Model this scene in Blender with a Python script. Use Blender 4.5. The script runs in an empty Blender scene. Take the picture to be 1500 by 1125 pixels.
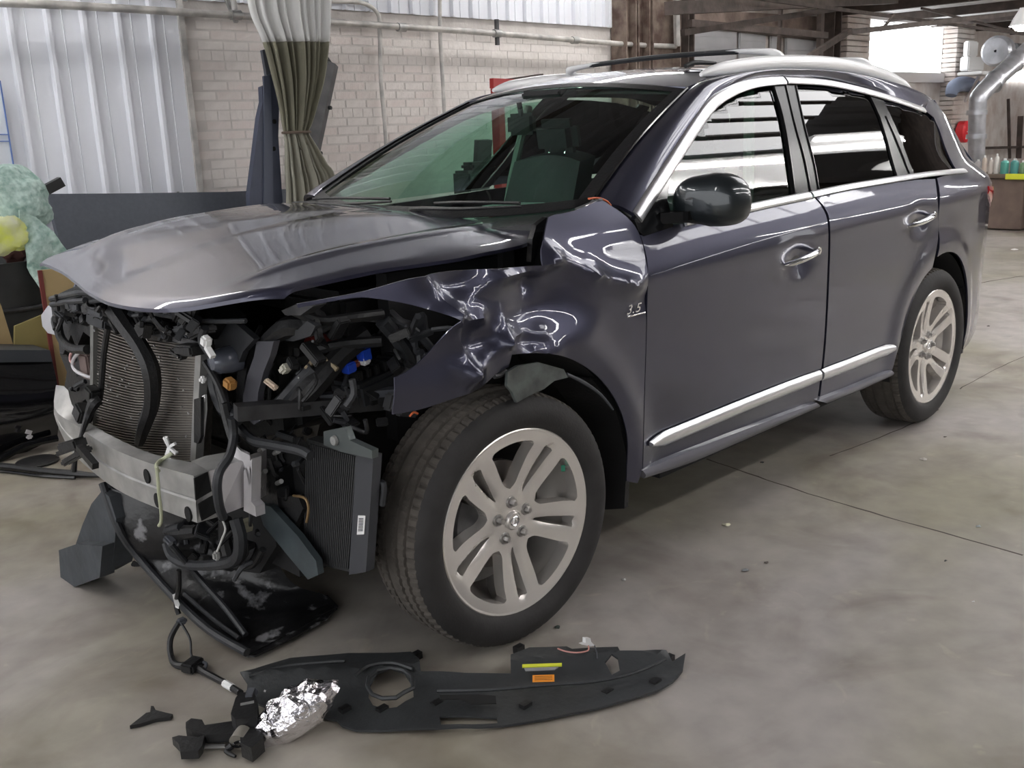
import bpy, bmesh, math, random
from math import sin, cos, pi, radians, exp, sqrt
from mathutils import Vector, Matrix, Euler, noise
from mathutils.geometry import delaunay_2d_cdt
random.seed(7)
SC = bpy.context.scene
COL = SC.collection

# ------------------------------------------------------------------ camera, world, lights, exposure
CP = Vector((-1.9223, -2.8814, 1.4991)); YAW, PIT, ROL, FOC = 0.789006, 0.251108, -0.038574, 1459.75
_d = Vector((cos(YAW)*cos(PIT), sin(YAW)*cos(PIT), -sin(PIT)))
_r = Vector((sin(YAW), -cos(YAW), 0)); _u = _r.cross(_d)
RR = _r*cos(ROL)+_u*sin(ROL); UU = -_r*sin(ROL)+_u*cos(ROL)
cam = bpy.data.cameras.new('camera'); camo = bpy.data.objects.new('camera', cam); COL.objects.link(camo)
camo.matrix_world = Matrix(((RR.x, UU.x, -_d.x, CP.x), (RR.y, UU.y, -_d.y, CP.y), (RR.z, UU.z, -_d.z, CP.z), (0, 0, 0, 1)))
cam.sensor_width = 36; cam.lens = FOC*36/1500; cam.clip_end = 200; cam.clip_start = .05
SC.camera = camo
w = bpy.data.worlds.new('world'); SC.world = w; w.use_nodes = True
w.node_tree.nodes['Background'].inputs[0].default_value = (.97, .98, 1, 1)
w.node_tree.nodes['Background'].inputs[1].default_value = 1.0
SC.view_settings.view_transform = 'Standard'; SC.view_settings.look = 'None'
SC.view_settings.exposure = 1.03; SC.view_settings.gamma = 1; SC.view_settings.use_curve_mapping = False
TUBE_E = 16.0; SKY_E = 2.4

def ray(px, py):
    return RR*((px-750)/FOC) - UU*((py-562.5)/FOC) + _d
def at(px, py, ax, val):                     # pixel of the photo -> point on the plane axis=val
    d = ray(px, py); t = (val-CP[ax])/d[ax]; return CP+d*t

# ------------------------------------------------------------------ materials
MATS = {}
def mat(n, col=(.5, .5, .5), rough=.5, metal=0, coat=0, bump=0, bscale=40, var=0, vscale=6, col2=None, emit=None, estr=0, spec=.5, alpha=None, stretch=None):
    if n in MATS: return MATS[n]
    m = bpy.data.materials.new(n); m.use_nodes = True; nt = m.node_tree; b = nt.nodes['Principled BSDF']
    b.inputs['Base Color'].default_value = (*col, 1); b.inputs['Roughness'].default_value = rough
    b.inputs['Metallic'].default_value = metal; b.inputs['Coat Weight'].default_value = coat
    b.inputs['Coat Roughness'].default_value = .03; b.inputs['Specular IOR Level'].default_value = spec
    if emit: b.inputs['Emission Color'].default_value = (*emit, 1); b.inputs['Emission Strength'].default_value = estr
    if alpha is not None: b.inputs['Alpha'].default_value = alpha
    tc = None
    if bump or var:
        tc = nt.nodes.new('ShaderNodeTexCoord'); src = tc.outputs['Object']
        if stretch:
            mp = nt.nodes.new('ShaderNodeMapping'); mp.inputs['Scale'].default_value = stretch
            nt.links.new(src, mp.inputs[0]); src = mp.outputs[0]
    if var:
        no = nt.nodes.new('ShaderNodeTexNoise'); no.inputs['Scale'].default_value = vscale; no.inputs['Detail'].default_value = 6
        nt.links.new(src, no.inputs[0])
        rp = nt.nodes.new('ShaderNodeValToRGB'); rp.color_ramp.elements[0].position = .35; rp.color_ramp.elements[1].position = .68
        c2 = col2 or tuple(c*(1-var) for c in col)
        rp.color_ramp.elements[0].color = (*c2, 1); rp.color_ramp.elements[1].color = (*col, 1)
        nt.links.new(no.outputs[0], rp.inputs[0]); nt.links.new(rp.outputs[0], b.inputs['Base Color'])
    if bump:
        n2 = nt.nodes.new('ShaderNodeTexNoise'); n2.inputs['Scale'].default_value = bscale; n2.inputs['Detail'].default_value = 4
        nt.links.new(src, n2.inputs[0])
        bp = nt.nodes.new('ShaderNodeBump'); bp.inputs['Strength'].default_value = bump; bp.inputs['Distance'].default_value = .01
        nt.links.new(n2.outputs[0], bp.inputs['Height']); nt.links.new(bp.outputs[0], b.inputs['Normal'])
    MATS[n] = m; return m
def glass(n, tint, refl=1.0):
    m = bpy.data.materials.new(n); m.use_nodes = True; nt = m.node_tree; nt.nodes.clear()
    out = nt.nodes.new('ShaderNodeOutputMaterial'); mx = nt.nodes.new('ShaderNodeMixShader')
    t = nt.nodes.new('ShaderNodeBsdfTransparent'); t.inputs[0].default_value = (*tint, 1)
    g = nt.nodes.new('ShaderNodeBsdfGlossy'); g.inputs['Roughness'].default_value = .012; g.inputs[0].default_value = (refl, refl, refl, 1)
    f = nt.nodes.new('ShaderNodeFresnel'); f.inputs[0].default_value = 1.55
    ge = nt.nodes.new('ShaderNodeNewGeometry'); ma = nt.nodes.new('ShaderNodeMath'); ma.operation = 'SUBTRACT'; ma.inputs[0].default_value = 1
    mu = nt.nodes.new('ShaderNodeMath'); mu.operation = 'MULTIPLY'
    nt.links.new(ge.outputs['Backfacing'], ma.inputs[1]); nt.links.new(f.outputs[0], mu.inputs[0]); nt.links.new(ma.outputs[0], mu.inputs[1])
    nt.links.new(mu.outputs[0], mx.inputs[0]); nt.links.new(t.outputs[0], mx.inputs[1]); nt.links.new(g.outputs[0], mx.inputs[2])
    nt.links.new(mx.outputs[0], out.inputs[0]); MATS[n] = m; return m

PAINT = mat('paint', (.046, .047, .080), .34, .68, coat=1)
PAINT_B = mat('paint_dark', (.05, .055, .07), .35, .6, coat=1)
BLACK = mat('black_plastic', (.012, .012, .013), .42, bump=.15, bscale=90)
BLACKG = mat('black_gloss', (.008, .008, .009), .12)
DARK = mat('dark_grey_plastic', (.035, .037, .042), .5, bump=.1, bscale=60, var=.35, vscale=9)
GREY = mat('grey_plastic', (.09, .095, .11), .5, var=.2, vscale=8)
RUB = mat('rubber', (.028, .026, .026), .75, bump=.1, bscale=120, var=.3, vscale=14)
TREAD = mat('tread_rubber', (.095, .083, .072), .85, bump=.2, bscale=150, var=.3, vscale=20)
CHROME = mat('chrome', (.85, .85, .87), .12, 1)
SILV = mat('silver_trim', (.78, .78, .80), .28, .9)
WHEEL = mat('alloy', (.78, .745, .71), .27, .7, coat=.4)
ALU = mat('aluminium', (.47, .47, .46), .42, .55, var=.3, vscale=14, bump=.06, bscale=40)
ALUW = mat('pale_aluminium', (.66, .64, .66), .45, .3, var=.12, vscale=10)
STEELD = mat('dark_steel', (.10, .10, .105), .45, .5, var=.4, vscale=18)
FIN = mat('radiator_fins', (.17, .155, .14), .55, .5, var=.4, vscale=12, bump=.3, bscale=80)
LEATHER = mat('leather', (.035, .037, .042), .5, bump=.1, bscale=70)
DASH = mat('dash', (.012, .012, .013), .7)
WHITE = mat('white_plastic', (.8, .8, .8), .4)
PAPER = mat('paper', (.75, .8, .78), .7)
RED = mat('red_paint', (.45, .03, .03), .4)
REDL = mat('tail_lamp_red', (.55, .01, .015), .12, coat=1)
BLUE = mat('blue_plastic', (.02, .08, .6), .4)
ORG = mat('orange', (.9, .33, .03), .5)
YEL = mat('yellow_label', (.75, .8, .05), .5)
WIRE_O = mat('orange_wire', (.7, .15, .05), .5)
WGL = glass('windscreen_glass', (.72, .86, .80))
SGL = glass('side_glass', (.55, .68, .62), 1)
PGL = glass('privacy_glass', (.05, .05, .055), 1)

# ------------------------------------------------------------------ mesh building
class MB:
    def __init__(s): s.v = []; s.f = []
    def add(s, vs, fs):
        o = len(s.v); s.v += [tuple(v) for v in vs]; s.f += [tuple(i+o for i in f) for f in fs]; return s
    def box(s, c, size, rot=None):
        x, y, z = [k/2 for k in size]; R = Euler(rot).to_matrix() if rot else None
        vs = []
        for a in (-1, 1):
            for b in (-1, 1):
                for d in (-1, 1):
                    v = Vector((a*x, b*y, d*z)); v = R@v if R else v; vs.append(v+Vector(c))
        return s.add(vs, [(0, 1, 3, 2), (4, 6, 7, 5), (0, 4, 5, 1), (2, 3, 7, 6), (0, 2, 6, 4), (1, 5, 7, 3)])
    def bbox(s, c, size, rot=None, b=.006):          # bevelled box
        bm = bmesh.new(); bmesh.ops.create_cube(bm, size=1)
        bmesh.ops.scale(bm, vec=size, verts=bm.verts)
        bmesh.ops.bevel(bm, geom=bm.edges[:], offset=min(b, min(size)*.45), segments=2, affect='EDGES')
        R = Euler(rot).to_matrix() if rot else Matrix.Identity(3)
        bm.verts.ensure_lookup_table()
        s.add([R@v.co+Vector(c) for v in bm.verts], [[v.index for v in f.verts] for f in bm.faces]); bm.free(); return s
    def beam(s, a, b, wd, th, up=(0, 0, 1), wd2=None):           # rectangular bar between two points
        a = Vector(a); b = Vector(b); d = (b-a).normalized(); u = Vector(up); sd = d.cross(u)
        if sd.length < 1e-4: sd = d.cross(Vector((1, 0, 0)))
        sd.normalize(); u = sd.cross(d); w2 = wd2 or wd
        vs = []
        for p, ww in ((a, wd), (b, w2)):
            for i, j in ((-1, -1), (1, -1), (1, 1), (-1, 1)): vs.append(p+sd*i*ww/2+u*j*th/2)
        return s.add(vs, [(3, 2, 1, 0), (4, 5, 6, 7), (0, 1, 5, 4), (1, 2, 6, 5), (2, 3, 7, 6), (3, 0, 4, 7)])
    def tube(s, pts, r, n=8, smooth=3, flat=1.0, cap=True):
        pts = [Vector(p) for p in pts]
        rs = r if isinstance(r, (list, tuple)) else [r]*len(pts)
        if smooth and len(pts) > 2:
            q, qr = [], []
            for i in range(len(pts)-1):
                p0, p1, p2, p3 = pts[max(i-1, 0)], pts[i], pts[i+1], pts[min(i+2, len(pts)-1)]
                for k in range(smooth):
                    t = k/smooth
                    q.append(.5*((2*p1)+(p2-p0)*t+(2*p0-5*p1+4*p2-p3)*t*t+(3*p1-p0-3*p2+p3)*t**3)); qr.append(rs[i]*(1-t)+rs[i+1]*t)
            q.append(pts[-1]); qr.append(rs[-1]); pts, rs = q, qr
        vs, fs = [], []; pn = None
        for i, p in enumerate(pts):
            d = (pts[min(i+1, len(pts)-1)]-pts[max(i-1, 0)])
            d = d.normalized() if d.length > 1e-9 else Vector((0, 0, 1))
            if pn is None: pn = d.orthogonal().normalized() if abs(d.z) > .9 else d.cross(Vector((0, 0, 1))).normalized()
            pn = (pn-d*pn.dot(d)); pn = pn.normalized() if pn.length > 1e-6 else d.orthogonal().normalized()
            bn = d.cross(pn)
            for k in range(n):
                a = 2*pi*k/n; vs.append(p+pn*cos(a)*rs[i]+bn*sin(a)*rs[i]*flat)
            if i:
                o = (i-1)*n
                for k in range(n): fs.append((o+k, o+(k+1) % n, o+n+(k+1) % n, o+n+k))
        if cap: fs.append(tuple(range(n))[::-1]); fs.append(tuple(range(len(vs)-n, len(vs))))
        return s.add(vs, fs)
    def lathe(s, prof, c, axis='y', n=48, a0=0, a1=2*pi, fn=None):   # prof: (radius, height along axis)
        vs, fs = [], []; full = abs(a1-a0-2*pi) < 1e-6; m = n if full else n+1
        for i in range(m):
            a = a0+(a1-a0)*i/n
            for j, (r, h) in enumerate(prof):
                if fn: r, h = fn(i, j, r, h)
                if axis == 'y': v = (c[0]+r*cos(a), c[1]+h, c[2]+r*sin(a))
                elif axis == 'z': v = (c[0]+r*cos(a), c[1]+r*sin(a), c[2]+h)
                else: v = (c[0]+h, c[1]+r*cos(a), c[2]+r*sin(a))
                vs.append(v)
        k = len(prof)
        for i in range(n):
            i2 = (i+1) % m
            for j in range(k-1): fs.append((i*k+j, i*k+j+1, i2*k+j+1, i2*k+j))
        return s.add(vs, fs)
    def grid(s, fn, nu, nv):
        vs = [fn(i/nu, j/nv) for i in range(nu+1) for j in range(nv+1)]
        return s.add(vs, [(i*(nv+1)+j, (i+1)*(nv+1)+j, (i+1)*(nv+1)+j+1, i*(nv+1)+j+1) for i in range(nu) for j in range(nv)])
    def prism(s, poly, off):                        # closed 3D polygon extruded by vector off
        off = Vector(off); n = len(poly); vs = [Vector(p) for p in poly]+[Vector(p)+off for p in poly]
        return s.add(vs, [tuple(range(n))[::-1], tuple(range(n, 2*n))]+[(i, (i+1) % n, n+(i+1) % n, n+i) for i in range(n)])
    def thick(s, vs, tris, offs):                   # a sheet given thickness: offs = vector or per-vertex list
        n = len(vs); vs = [Vector(v) for v in vs]
        vs2 = [v+(Vector(offs[i]) if isinstance(offs, list) else Vector(offs)) for i, v in enumerate(vs)]
        ec = {}
        for t in tris:
            for a, b in zip(t, t[1:]+t[:1]): ec[(a, b)] = 1
        rim = [(b, a, a+n, b+n) for (a, b) in ec if (b, a) not in ec]
        return s.add(vs+vs2, list(tris)+[tuple(i+n for i in t[::-1]) for t in tris]+rim)
    def build(s, name, m, parent=None, smooth=True, sharp=38, **tags):
        me = bpy.data.meshes.new(name); me.from_pydata(s.v, [], s.f); me.validate()
        bm = bmesh.new(); bm.from_mesh(me); bmesh.ops.recalc_face_normals(bm, faces=bm.faces); bm.to_mesh(me); bm.free()
        if m: me.materials.append(m)
        if smooth:
            me.shade_smooth(); me.set_sharp_from_angle(angle=radians(sharp))
        o = bpy.data.objects.new(name, me); COL.objects.link(o)
        if parent: o.parent = parent; o.matrix_parent_inverse = PINV.get(parent.name, Matrix())
        for k, v in tags.items(): o[k] = v
        return o
PINV = {}
def empty(name, loc, label, cat, group=None):
    o = bpy.data.objects.new(name, None); o.empty_display_size = .1; COL.objects.link(o); o.location = loc
    o['label'] = label; o['category'] = cat
    if group: o['group'] = group
    PINV[o.name] = Matrix.Translation(-Vector(loc)); return o
def S(pts, k=5):                                    # smooth open path through points (any dimension)
    out = []; n = len(pts); dim = len(pts[0])
    for i in range(n-1):
        p0, p1, p2, p3 = pts[max(i-1, 0)], pts[i], pts[i+1], pts[min(i+2, n-1)]
        for j in range(k):
            t = j/k
            out.append(tuple(.5*(2*p1[c]+(p2[c]-p0[c])*t+(2*p0[c]-5*p1[c]+4*p2[c]-p3[c])*t*t+(3*p1[c]-p0[c]-3*p2[c]+p3[c])*t**3) for c in range(dim)))
    out.append(tuple(pts[-1])); return out
def lerp_tab(tab, x):
    if x <= tab[0][0]: return tab[0][1]
    for (a, b), (c, d) in zip(tab, tab[1:]):
        if x <= c: t = (x-a)/(c-a); return b+(d-b)*t
    return tab[-1][1]
def spl(tab, x):                                    # Catmull-Rom interpolation of a table
    n = len(tab)
    if x <= tab[0][0]: return tab[0][1]
    if x >= tab[-1][0]: return tab[-1][1]
    for i in range(n-1):
        if x <= tab[i+1][0]:
            x1, y1 = tab[i]; x2, y2 = tab[i+1]; h = x2-x1; t = (x-x1)/h
            m1 = (y2-tab[i-1][1])/(x2-tab[i-1][0]) if i else (y2-y1)/h
            m2 = (tab[i+2][1]-y1)/(tab[i+2][0]-x1) if i+2 < n else (y2-y1)/h
            return (2*t**3-3*t*t+1)*y1+(t**3-2*t*t+t)*h*m1+(-2*t**3+3*t*t)*y2+(t**3-t*t)*h*m2
def inside(x, y, poly):
    c = False; j = len(poly)-1
    for i in range(len(poly)):
        xi, yi = poly[i][0], poly[i][1]; xj, yj = poly[j][0], poly[j][1]
        if (yi > y) != (yj > y) and x < (xj-xi)*(y-yi)/(yj-yi+1e-12)+xi: c = not c
        j = i
    return c
def fill(poly, step=.04, holes=()):
    def rs(pl):
        o = []
        for a, b in zip(pl, pl[1:]+pl[:1]):
            L = math.dist(a, b); n = max(1, int(L/step))
            if L < 1e-5: continue
            for k in range(n): o.append((a[0]+(b[0]-a[0])*k/n, a[1]+(b[1]-a[1])*k/n))
        return o
    loops = [rs(list(poly))]+[rs(list(h)) for h in holes]
    vs, es = [], []
    for lp in loops:
        o = len(vs); vs += lp; es += [(o+i, o+(i+1) % len(lp)) for i in range(len(lp))]
    xs = [p[0] for p in loops[0]]; ys = [p[1] for p in loops[0]]
    cells = {}
    for p in vs: cells.setdefault((int(p[0]//step), int(p[1]//step)), []).append(p)
    gi = 0; y = min(ys)
    pts = []
    while y < max(ys):
        x = min(xs)+(step/2 if gi % 2 else 0)
        while x < max(xs):
            if inside(x, y, loops[0]) and not any(inside(x, y, h) for h in loops[1:]):
                cx, cy = int(x//step), int(y//step)
                ok = all((x-q[0])**2+(y-q[1])**2 > (step*.5)**2 for i in (-1, 0, 1) for j in (-1, 0, 1) for q in cells.get((cx+i, cy+j), ()))
                if ok: pts.append((x, y))
            x += step
        y += step*.866; gi += 1
    r = delaunay_2d_cdt([Vector(p) for p in vs+pts], es, [], 0, 1e-6)
    ov = [(v.x, v.y) for v in r[0]]; tr = []
    for f in r[2]:
        cx = sum(ov[i][0] for i in f)/3; cy = sum(ov[i][1] for i in f)/3
        if inside(cx, cy, loops[0]) and not any(inside(cx, cy, h) for h in loops[1:]): tr.append(tuple(f))
    used = sorted({i for t in tr for i in t}); mp = {u: i for i, u in enumerate(used)}
    return [ov[u] for u in used], [tuple(mp[i] for i in t) for t in tr]

# ------------------------------------------------------------------ car body side surface  (car length along X, nose at -X; visible side at -Y)
BZ = [(.15, .86), (.25, .925), (.33, .948), (.42, .956), (.55, .957), (.70, .962), (.85, .970), (.96, .974), (1.025, .979), (1.045, .975),
      (1.10, .962), (1.16, .946), (1.21, .925), (1.30, .870), (1.40, .808), (1.50, .743), (1.60, .673), (1.68, .612), (1.75, .55)]
TX = [(-1.0, .72), (-.85, .82), (-.7, .885), (-.5, .94), (-.25, .975), (0, .99), (.3, 1), (2.9, 1), (3.2, .988), (3.45, .965), (3.66, .925), (3.79, .885), (3.92, .80)]
HANDLES = [(1.545, .985), (2.62, 1.03)]
def W(x, z):
    zs = z-.035*(min(max(x, .6), 3.4)-.6)*exp(-((z-1.03)/.14)**2)
    wv = spl(BZ, zs)*spl(TX, x)
    if z > 1.15 and x > 2.6: wv *= 1-.09*((x-2.6)/1.2)**2*min(1, (z-1.15)/.1)
    for cx, r0 in ((2.93, .47), (.06, .5)):
        d = math.hypot(x-cx, z-.40); wv += .014*exp(-((d-r0)/.06)**2)*(1 if z < 1 else 0)
    for hx, hz in HANDLES:
        wv -= .022*exp(-((x-hx)/.085)**2-((z-hz+.012)/.045)**2)
    return wv
def side(px, py, W=W):                                       # pixel -> (x, z) on the body side
    y = -.93
    for _ in range(40):
        P = at(px, py, 1, y); y = .5*y-.5*W(min(max(P.x, -.95), 4.0), min(max(P.z, .2), 1.74))
    return (P.x, P.z)
def sp(pts): return [side(*p) for p in pts]
def panel(name, polyxz, m, parent, step=.045, thick=.012, out=0.0, sgn=-1, WF=W, sharp=38, holes=(), **tags):
    v2, tr = fill(polyxz, step, holes)
    vs = [(x, sgn*(WF(x, z)+out), z) for x, z in v2]
    return MB().thick(vs, tr, (0, -sgn*thick, 0)).build(name, m, parent, sharp=sharp, **tags)
def ribbon(name, path, width, m, parent, out=.004, th=.01, sgn=-1, taper=None):    # raised strip that follows the body side
    n = len(path); vs, fs = [], []
    for i, (x, z) in enumerate(path):
        a = path[max(i-1, 0)]; b = path[min(i+1, n-1)]; dx, dz = b[0]-a[0], b[1]-a[1]; L = math.hypot(dx, dz) or 1
        nx, nz = -dz/L, dx/L; ww = width/2*(taper(i/(n-1)) if taper else 1)
        for k, (o, h) in enumerate(((-1, -.006), (-1, .35), (-.6, .9), (0, 1), (.6, .9), (1, .35), (1, -.006))):
            X = x+nx*o*ww; Z = z+nz*o*ww; vs.append((X, sgn*(W(X, Z)+out+th*h), Z))
        if i: o = (i-1)*7; fs += [(o+k, o+k+1, o+k+8, o+k+7) for k in range(6)]
    fs += [tuple(range(7)), tuple(range(len(vs)-7, len(vs)))]
    return MB().add(vs, fs).build(name, m, parent, sharp=60)
def coons(bot, top, nu, nv, bulge=None):
    """surface between two 3D polylines (each resampled to nu+1)"""
    def res(pl, n):
        pl = [Vector(p) for p in pl]; L = [0]
        for a, b in zip(pl, pl[1:]): L.append(L[-1]+(b-a).length)
        o = []
        for i in range(n+1):
            s_ = L[-1]*i/n; j = 0
            while j < len(L)-2 and L[j+1] < s_: j += 1
            t = (s_-L[j])/((L[j+1]-L[j]) or 1); o.append(pl[j].lerp(pl[j+1], min(max(t, 0), 1)))
        return o
    A, B = res(bot, nu), res(top, nu); mb = MB()
    vs = []
    for i in range(nu+1):
        for j in range(nv+1):
            p = A[i].lerp(B[i], j/nv)
            if bulge: p = p+Vector(bulge(i/nu, j/nv))
            vs.append(p)
    tr = []
    for i in range(nu):
        for j in range(nv): a = i*(nv+1)+j; tr.append((a, a+nv+1, a+nv+2, a+1))
    return vs, tr

# ------------------------------------------------------------------ room
YW = 4.0                                             # plane of the long wall behind the car
def struct(o): o['kind'] = 'structure'; return o
FLOOR = bpy.data.materials.new('concrete'); FLOOR.use_nodes = True
def floor_nodes():
    nt = FLOOR.node_tree; b = nt.nodes['Principled BSDF']; tc = nt.nodes.new('ShaderNodeTexCoord')
    def noi(s, d=6, dist=0):
        n = nt.nodes.new('ShaderNodeTexNoise'); n.inputs['Scale'].default_value = s; n.inputs['Detail'].default_value = d
        n.inputs['Distortion'].default_value = dist; nt.links.new(tc.outputs['Object'], n.inputs[0]); return n.outputs[0]
    def ramp(src, p0, p1, c0, c1):
        r = nt.nodes.new('ShaderNodeValToRGB'); e = r.color_ramp.elements; e[0].position = p0; e[1].position = p1
        e[0].color = (*c0, 1); e[1].color = (*c1, 1); nt.links.new(src, r.inputs[0]); return r.outputs[0]
    def mix(f, a, c, mode='MIX'):
        m = nt.nodes.new('ShaderNodeMix'); m.data_type = 'RGBA'; m.blend_type = mode
        if isinstance(f, float): m.inputs[0].default_value = f
        else: nt.links.new(f, m.inputs[0])
        nt.links.new(a, m.inputs[6]); nt.links.new(c, m.inputs[7]); return m.outputs[2]
    base = ramp(noi(.5, 5, .5), .40, .60, (.315, .29, .215), (.405, .375, .35))
    fine = ramp(noi(9, 8), .3, .75, (.82, .82, .82), (1.06, 1.06, 1.06))
    spots = ramp(noi(1.6, 7, 1.4), .30, .52, (.66, .62, .60), (1, 1, 1))
    scuff = ramp(noi(5.1, 9, 2.0), .64, .74, (1, 1, 1), (1.18, 1.17, 1.12))
    c = mix(1.0, base, fine, 'MULTIPLY'); c = mix(1.0, c, spots, 'MULTIPLY'); c = mix(1.0, c, scuff, 'MULTIPLY')
    nt.links.new(c, b.inputs['Base Color'])
    nt.links.new(ramp(noi(1.7, 5), .3, .7, (.34, .34, .34), (.62, .62, .62)), b.inputs['Roughness'])
    bp = nt.nodes.new('ShaderNodeBump'); bp.inputs['Strength'].default_value = .12; bp.inputs['Distance'].default_value = .004
    nt.links.new(noi(30, 5), bp.inputs['Height']); nt.links.new(bp.outputs[0], b.inputs['Normal'])
floor_nodes()
def floor_rect(x0, x1, y0, y1): return [(x0, y0), (x1, y0), (x1, y1), (x0, y1)]
floor = struct(MB().add([(-7, -13, 0), (24, -13, 0), (24, 5, 0), (-7, 5, 0), (-7, -13, -.2), (24, -13, -.2), (24, 5, -.2), (-7, 5, -.2)],
    [(0, 1, 2, 3), (7, 6, 5, 4), (0, 4, 5, 1), (1, 5, 6, 2), (2, 6, 7, 3), (3, 7, 4, 0)]).build('floor', FLOOR, smooth=False))
# cracks and joints in the slab: thin dark fillets
CRK = mat('crack_filler', (.075, .06, .05), .8)
def crack(px, wd):
    pts = [at(a, b, 2, 0) for a, b in px]; q = S([tuple(p) for p in pts], 6); mb = MB(); vs, fs = [], []
    for i, p in enumerate(q):
        a = Vector(q[max(i-1, 0)]); b = Vector(q[min(i+1, len(q)-1)]); d = (b-a).normalized(); n = Vector((-d.y, d.x, 0))
        j = Vector((random.uniform(-1, 1), random.uniform(-1, 1), 0))*.004; ww = wd*random.uniform(.6, 1.3)/2
        for s_, h in ((-1, -.002), (-.6, .0008), (.6, .0008), (1, -.002)): vs.append(Vector(p)+j+n*ww*s_+Vector((0, 0, h)))
        if i: o = (i-1)*4; fs += [(o+k, o+k+1, o+k+5, o+k+4) for k in range(3)]
    mb.add(vs, fs).build('floor_crack', CRK, floor, smooth=False)
crack([(1035, 672), (1110, 698), (1200, 728), (1320, 763), (1500, 814)], .011)
crack([(1215, 668), (1320, 628), (1375, 600)], .008)
crack([(1405, 570), (1450, 545), (1500, 522)], .008)
crack([(1395, 422), (1450, 412), (1500, 404)], .02)

PWHT = mat('white_wall_panel', (.80, .82, .88), .55, var=.05, vscale=9, stretch=(1, 1, .2))
BRK = [mat('painted_brick_%s' % k, c, .85, bump=.5, bscale=30, var=.10, vscale=14, col2=c2) for k, c, c2 in
       (('cream', (.75, .70, .67), (.69, .63, .60)), ('pale', (.79, .75, .72), (.72, .68, .65)), ('pink', (.74, .67, .64), (.75, .70, .67)))]
MORT = mat('painted_mortar', (.70, .66, .63), .9, bump=.4, bscale=30, var=.15, vscale=5)
DIRTY = mat('dirty_brick', (.50, .42, .385), .9, bump=.6, bscale=22, var=.5, vscale=4, col2=(.66, .62, .59))
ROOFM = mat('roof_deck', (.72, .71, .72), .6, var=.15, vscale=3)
STEEL = mat('old_steel', (.10, .075, .065), .7, bump=.3, bscale=25, var=.5, vscale=7)
RUST = mat('rusty_column', (.24, .19, .155), .85, bump=.6, bscale=18, var=.75, vscale=7, col2=(.09, .055, .045))
PIPE = mat('grey_pipe', (.36, .35, .34), .5, .3, var=.5, vscale=9, col2=(.62, .60, .57), stretch=(1, 1, 1))

XE = 6.55                                            # the painted wall ends here, at the column
wall = struct(MB().box(((-7+XE)/2, YW+.146, 2.1), (XE+7, .3, 4.2)).build('wall_back', MORT, smooth=False))
# individual painted bricks in the part of the wall the car does not hide
random.seed(3)
bmeshes = {}
def brick_mesh(L, k):
    key = (round(L, 3), k)
    if key not in bmeshes:
        mb = MB(); mb.bbox((0, 0, 0), (L, .03, .064), b=.005); o = mb.build('brick', BRK[k], smooth=False); bmeshes[key] = o.data
        bpy.data.objects.remove(o)
    return bmeshes[key]
cnt = 0; rest = MB()
row = 0; z = 2.30
while z > .55:
    x = 1.76 + (0 if row % 2 else .1); head = (row % 6 == 3)
    while x < XE-.05:
        L = .096 if head else .204
        if x+L > XE-.02: break
        zlow = lerp_tab([(1.7, 1.05), (2.7, 1.05), (5.5, 1.85), (6.6, 1.9)], x)     # hidden below by the car
        jz = random.uniform(-.0015, .0015); jy = random.uniform(0, .003)
        if z > zlow-.1:
            if cnt < 295 and x < 3.9 and not head:
                o = bpy.data.objects.new('brick', brick_mesh(L, random.choice((0, 1, 1, 2, 0)))); COL.objects.link(o); o.location = (x+L/2, YW+jy+.006, z+jz)
                o.parent = wall; cnt += 1
            else: rest.box((x+L/2, YW+jy+.006, z+jz), (L, .03, .064))
        x += L+.006
    z -= .0700; row += 1
rest.build('brick_courses', BRK[1], wall, smooth=False, kind='stuff')
# dirty band of the wall right below the pipe
# white ribbed sheets
def ribsheet(x0, x1, z0, z1, name='wall_panel', y=YW-.03, pitch=.235, first=.0):
    prof = []; x = x0
    while x < x1-.001:
        nx = min(x+pitch, x1)
        prof += [(x, 0), (x+.010, -.034), (x+.034, -.034), (x+.044, 0), (x+.115, 0), (x+.119, -.006), (x+.125, 0)]
        x = nx
    prof.append((x1, 0)); prof = [p for p in prof if p[0] <= x1]
    vs, fs = [], []
    for i, (a, b) in enumerate(prof):
        vs += [(a, y+b, z0), (a, y+b, z1), (a, y+b+.012, z1), (a, y+b+.012, z0)]
        if i: o = (i-1)*4; fs += [(o+k, o+(k+1) % 4, o+4+(k+1) % 4, o+4+k) for k in range(4)]
    fs += [(0, 1, 2, 3), tuple(range(len(vs)-4, len(vs)))]
    mb = MB().add(vs, fs)
    return mb.build(name, PWHT, wall, smooth=False)
SCREW = mat('screw', (.35, .35, .36), .4, .8)
for k in range(10):
    x1 = 1.72-k*.70; ribsheet(x1-.70, x1, .12, 2.60)
    if k < 3:
        for j in range(3): MB().box((x1-.70+.235*j+.075, YW-.034, 1.14), (.014, .01, .014)).build('screw', SCREW, wall, smooth=False)
for k in range(7):
    ribsheet(1.76+k*.69, 1.76+(k+1)*.69-.004, 2.46, 4.1, y=YW-.035, pitch=.23)
MB().box((1.735, YW-.03, 1.3), (.04, .05, 2.6)).build('corner_flashing', PIPE, wall, smooth=False)
MB().box((-1.6, YW-.035, 2.52), (6.8, .02, .14)).build('header_flashing', mat('grey_flashing', (.42, .42, .44), .5, var=.2, vscale=4), wall, smooth=False)
# far part of the hall behind the column
wf = struct(MB().box((XE+8.2, YW+.75, 1.6), (16.4, .3, 3.6)).build('wall_far', DIRTY, smooth=False))
wr = struct(MB().box((XE+.1, YW+.45, 2.1), (.2, .9, 4.2)).build('wall_return', DIRTY, smooth=False))
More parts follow.
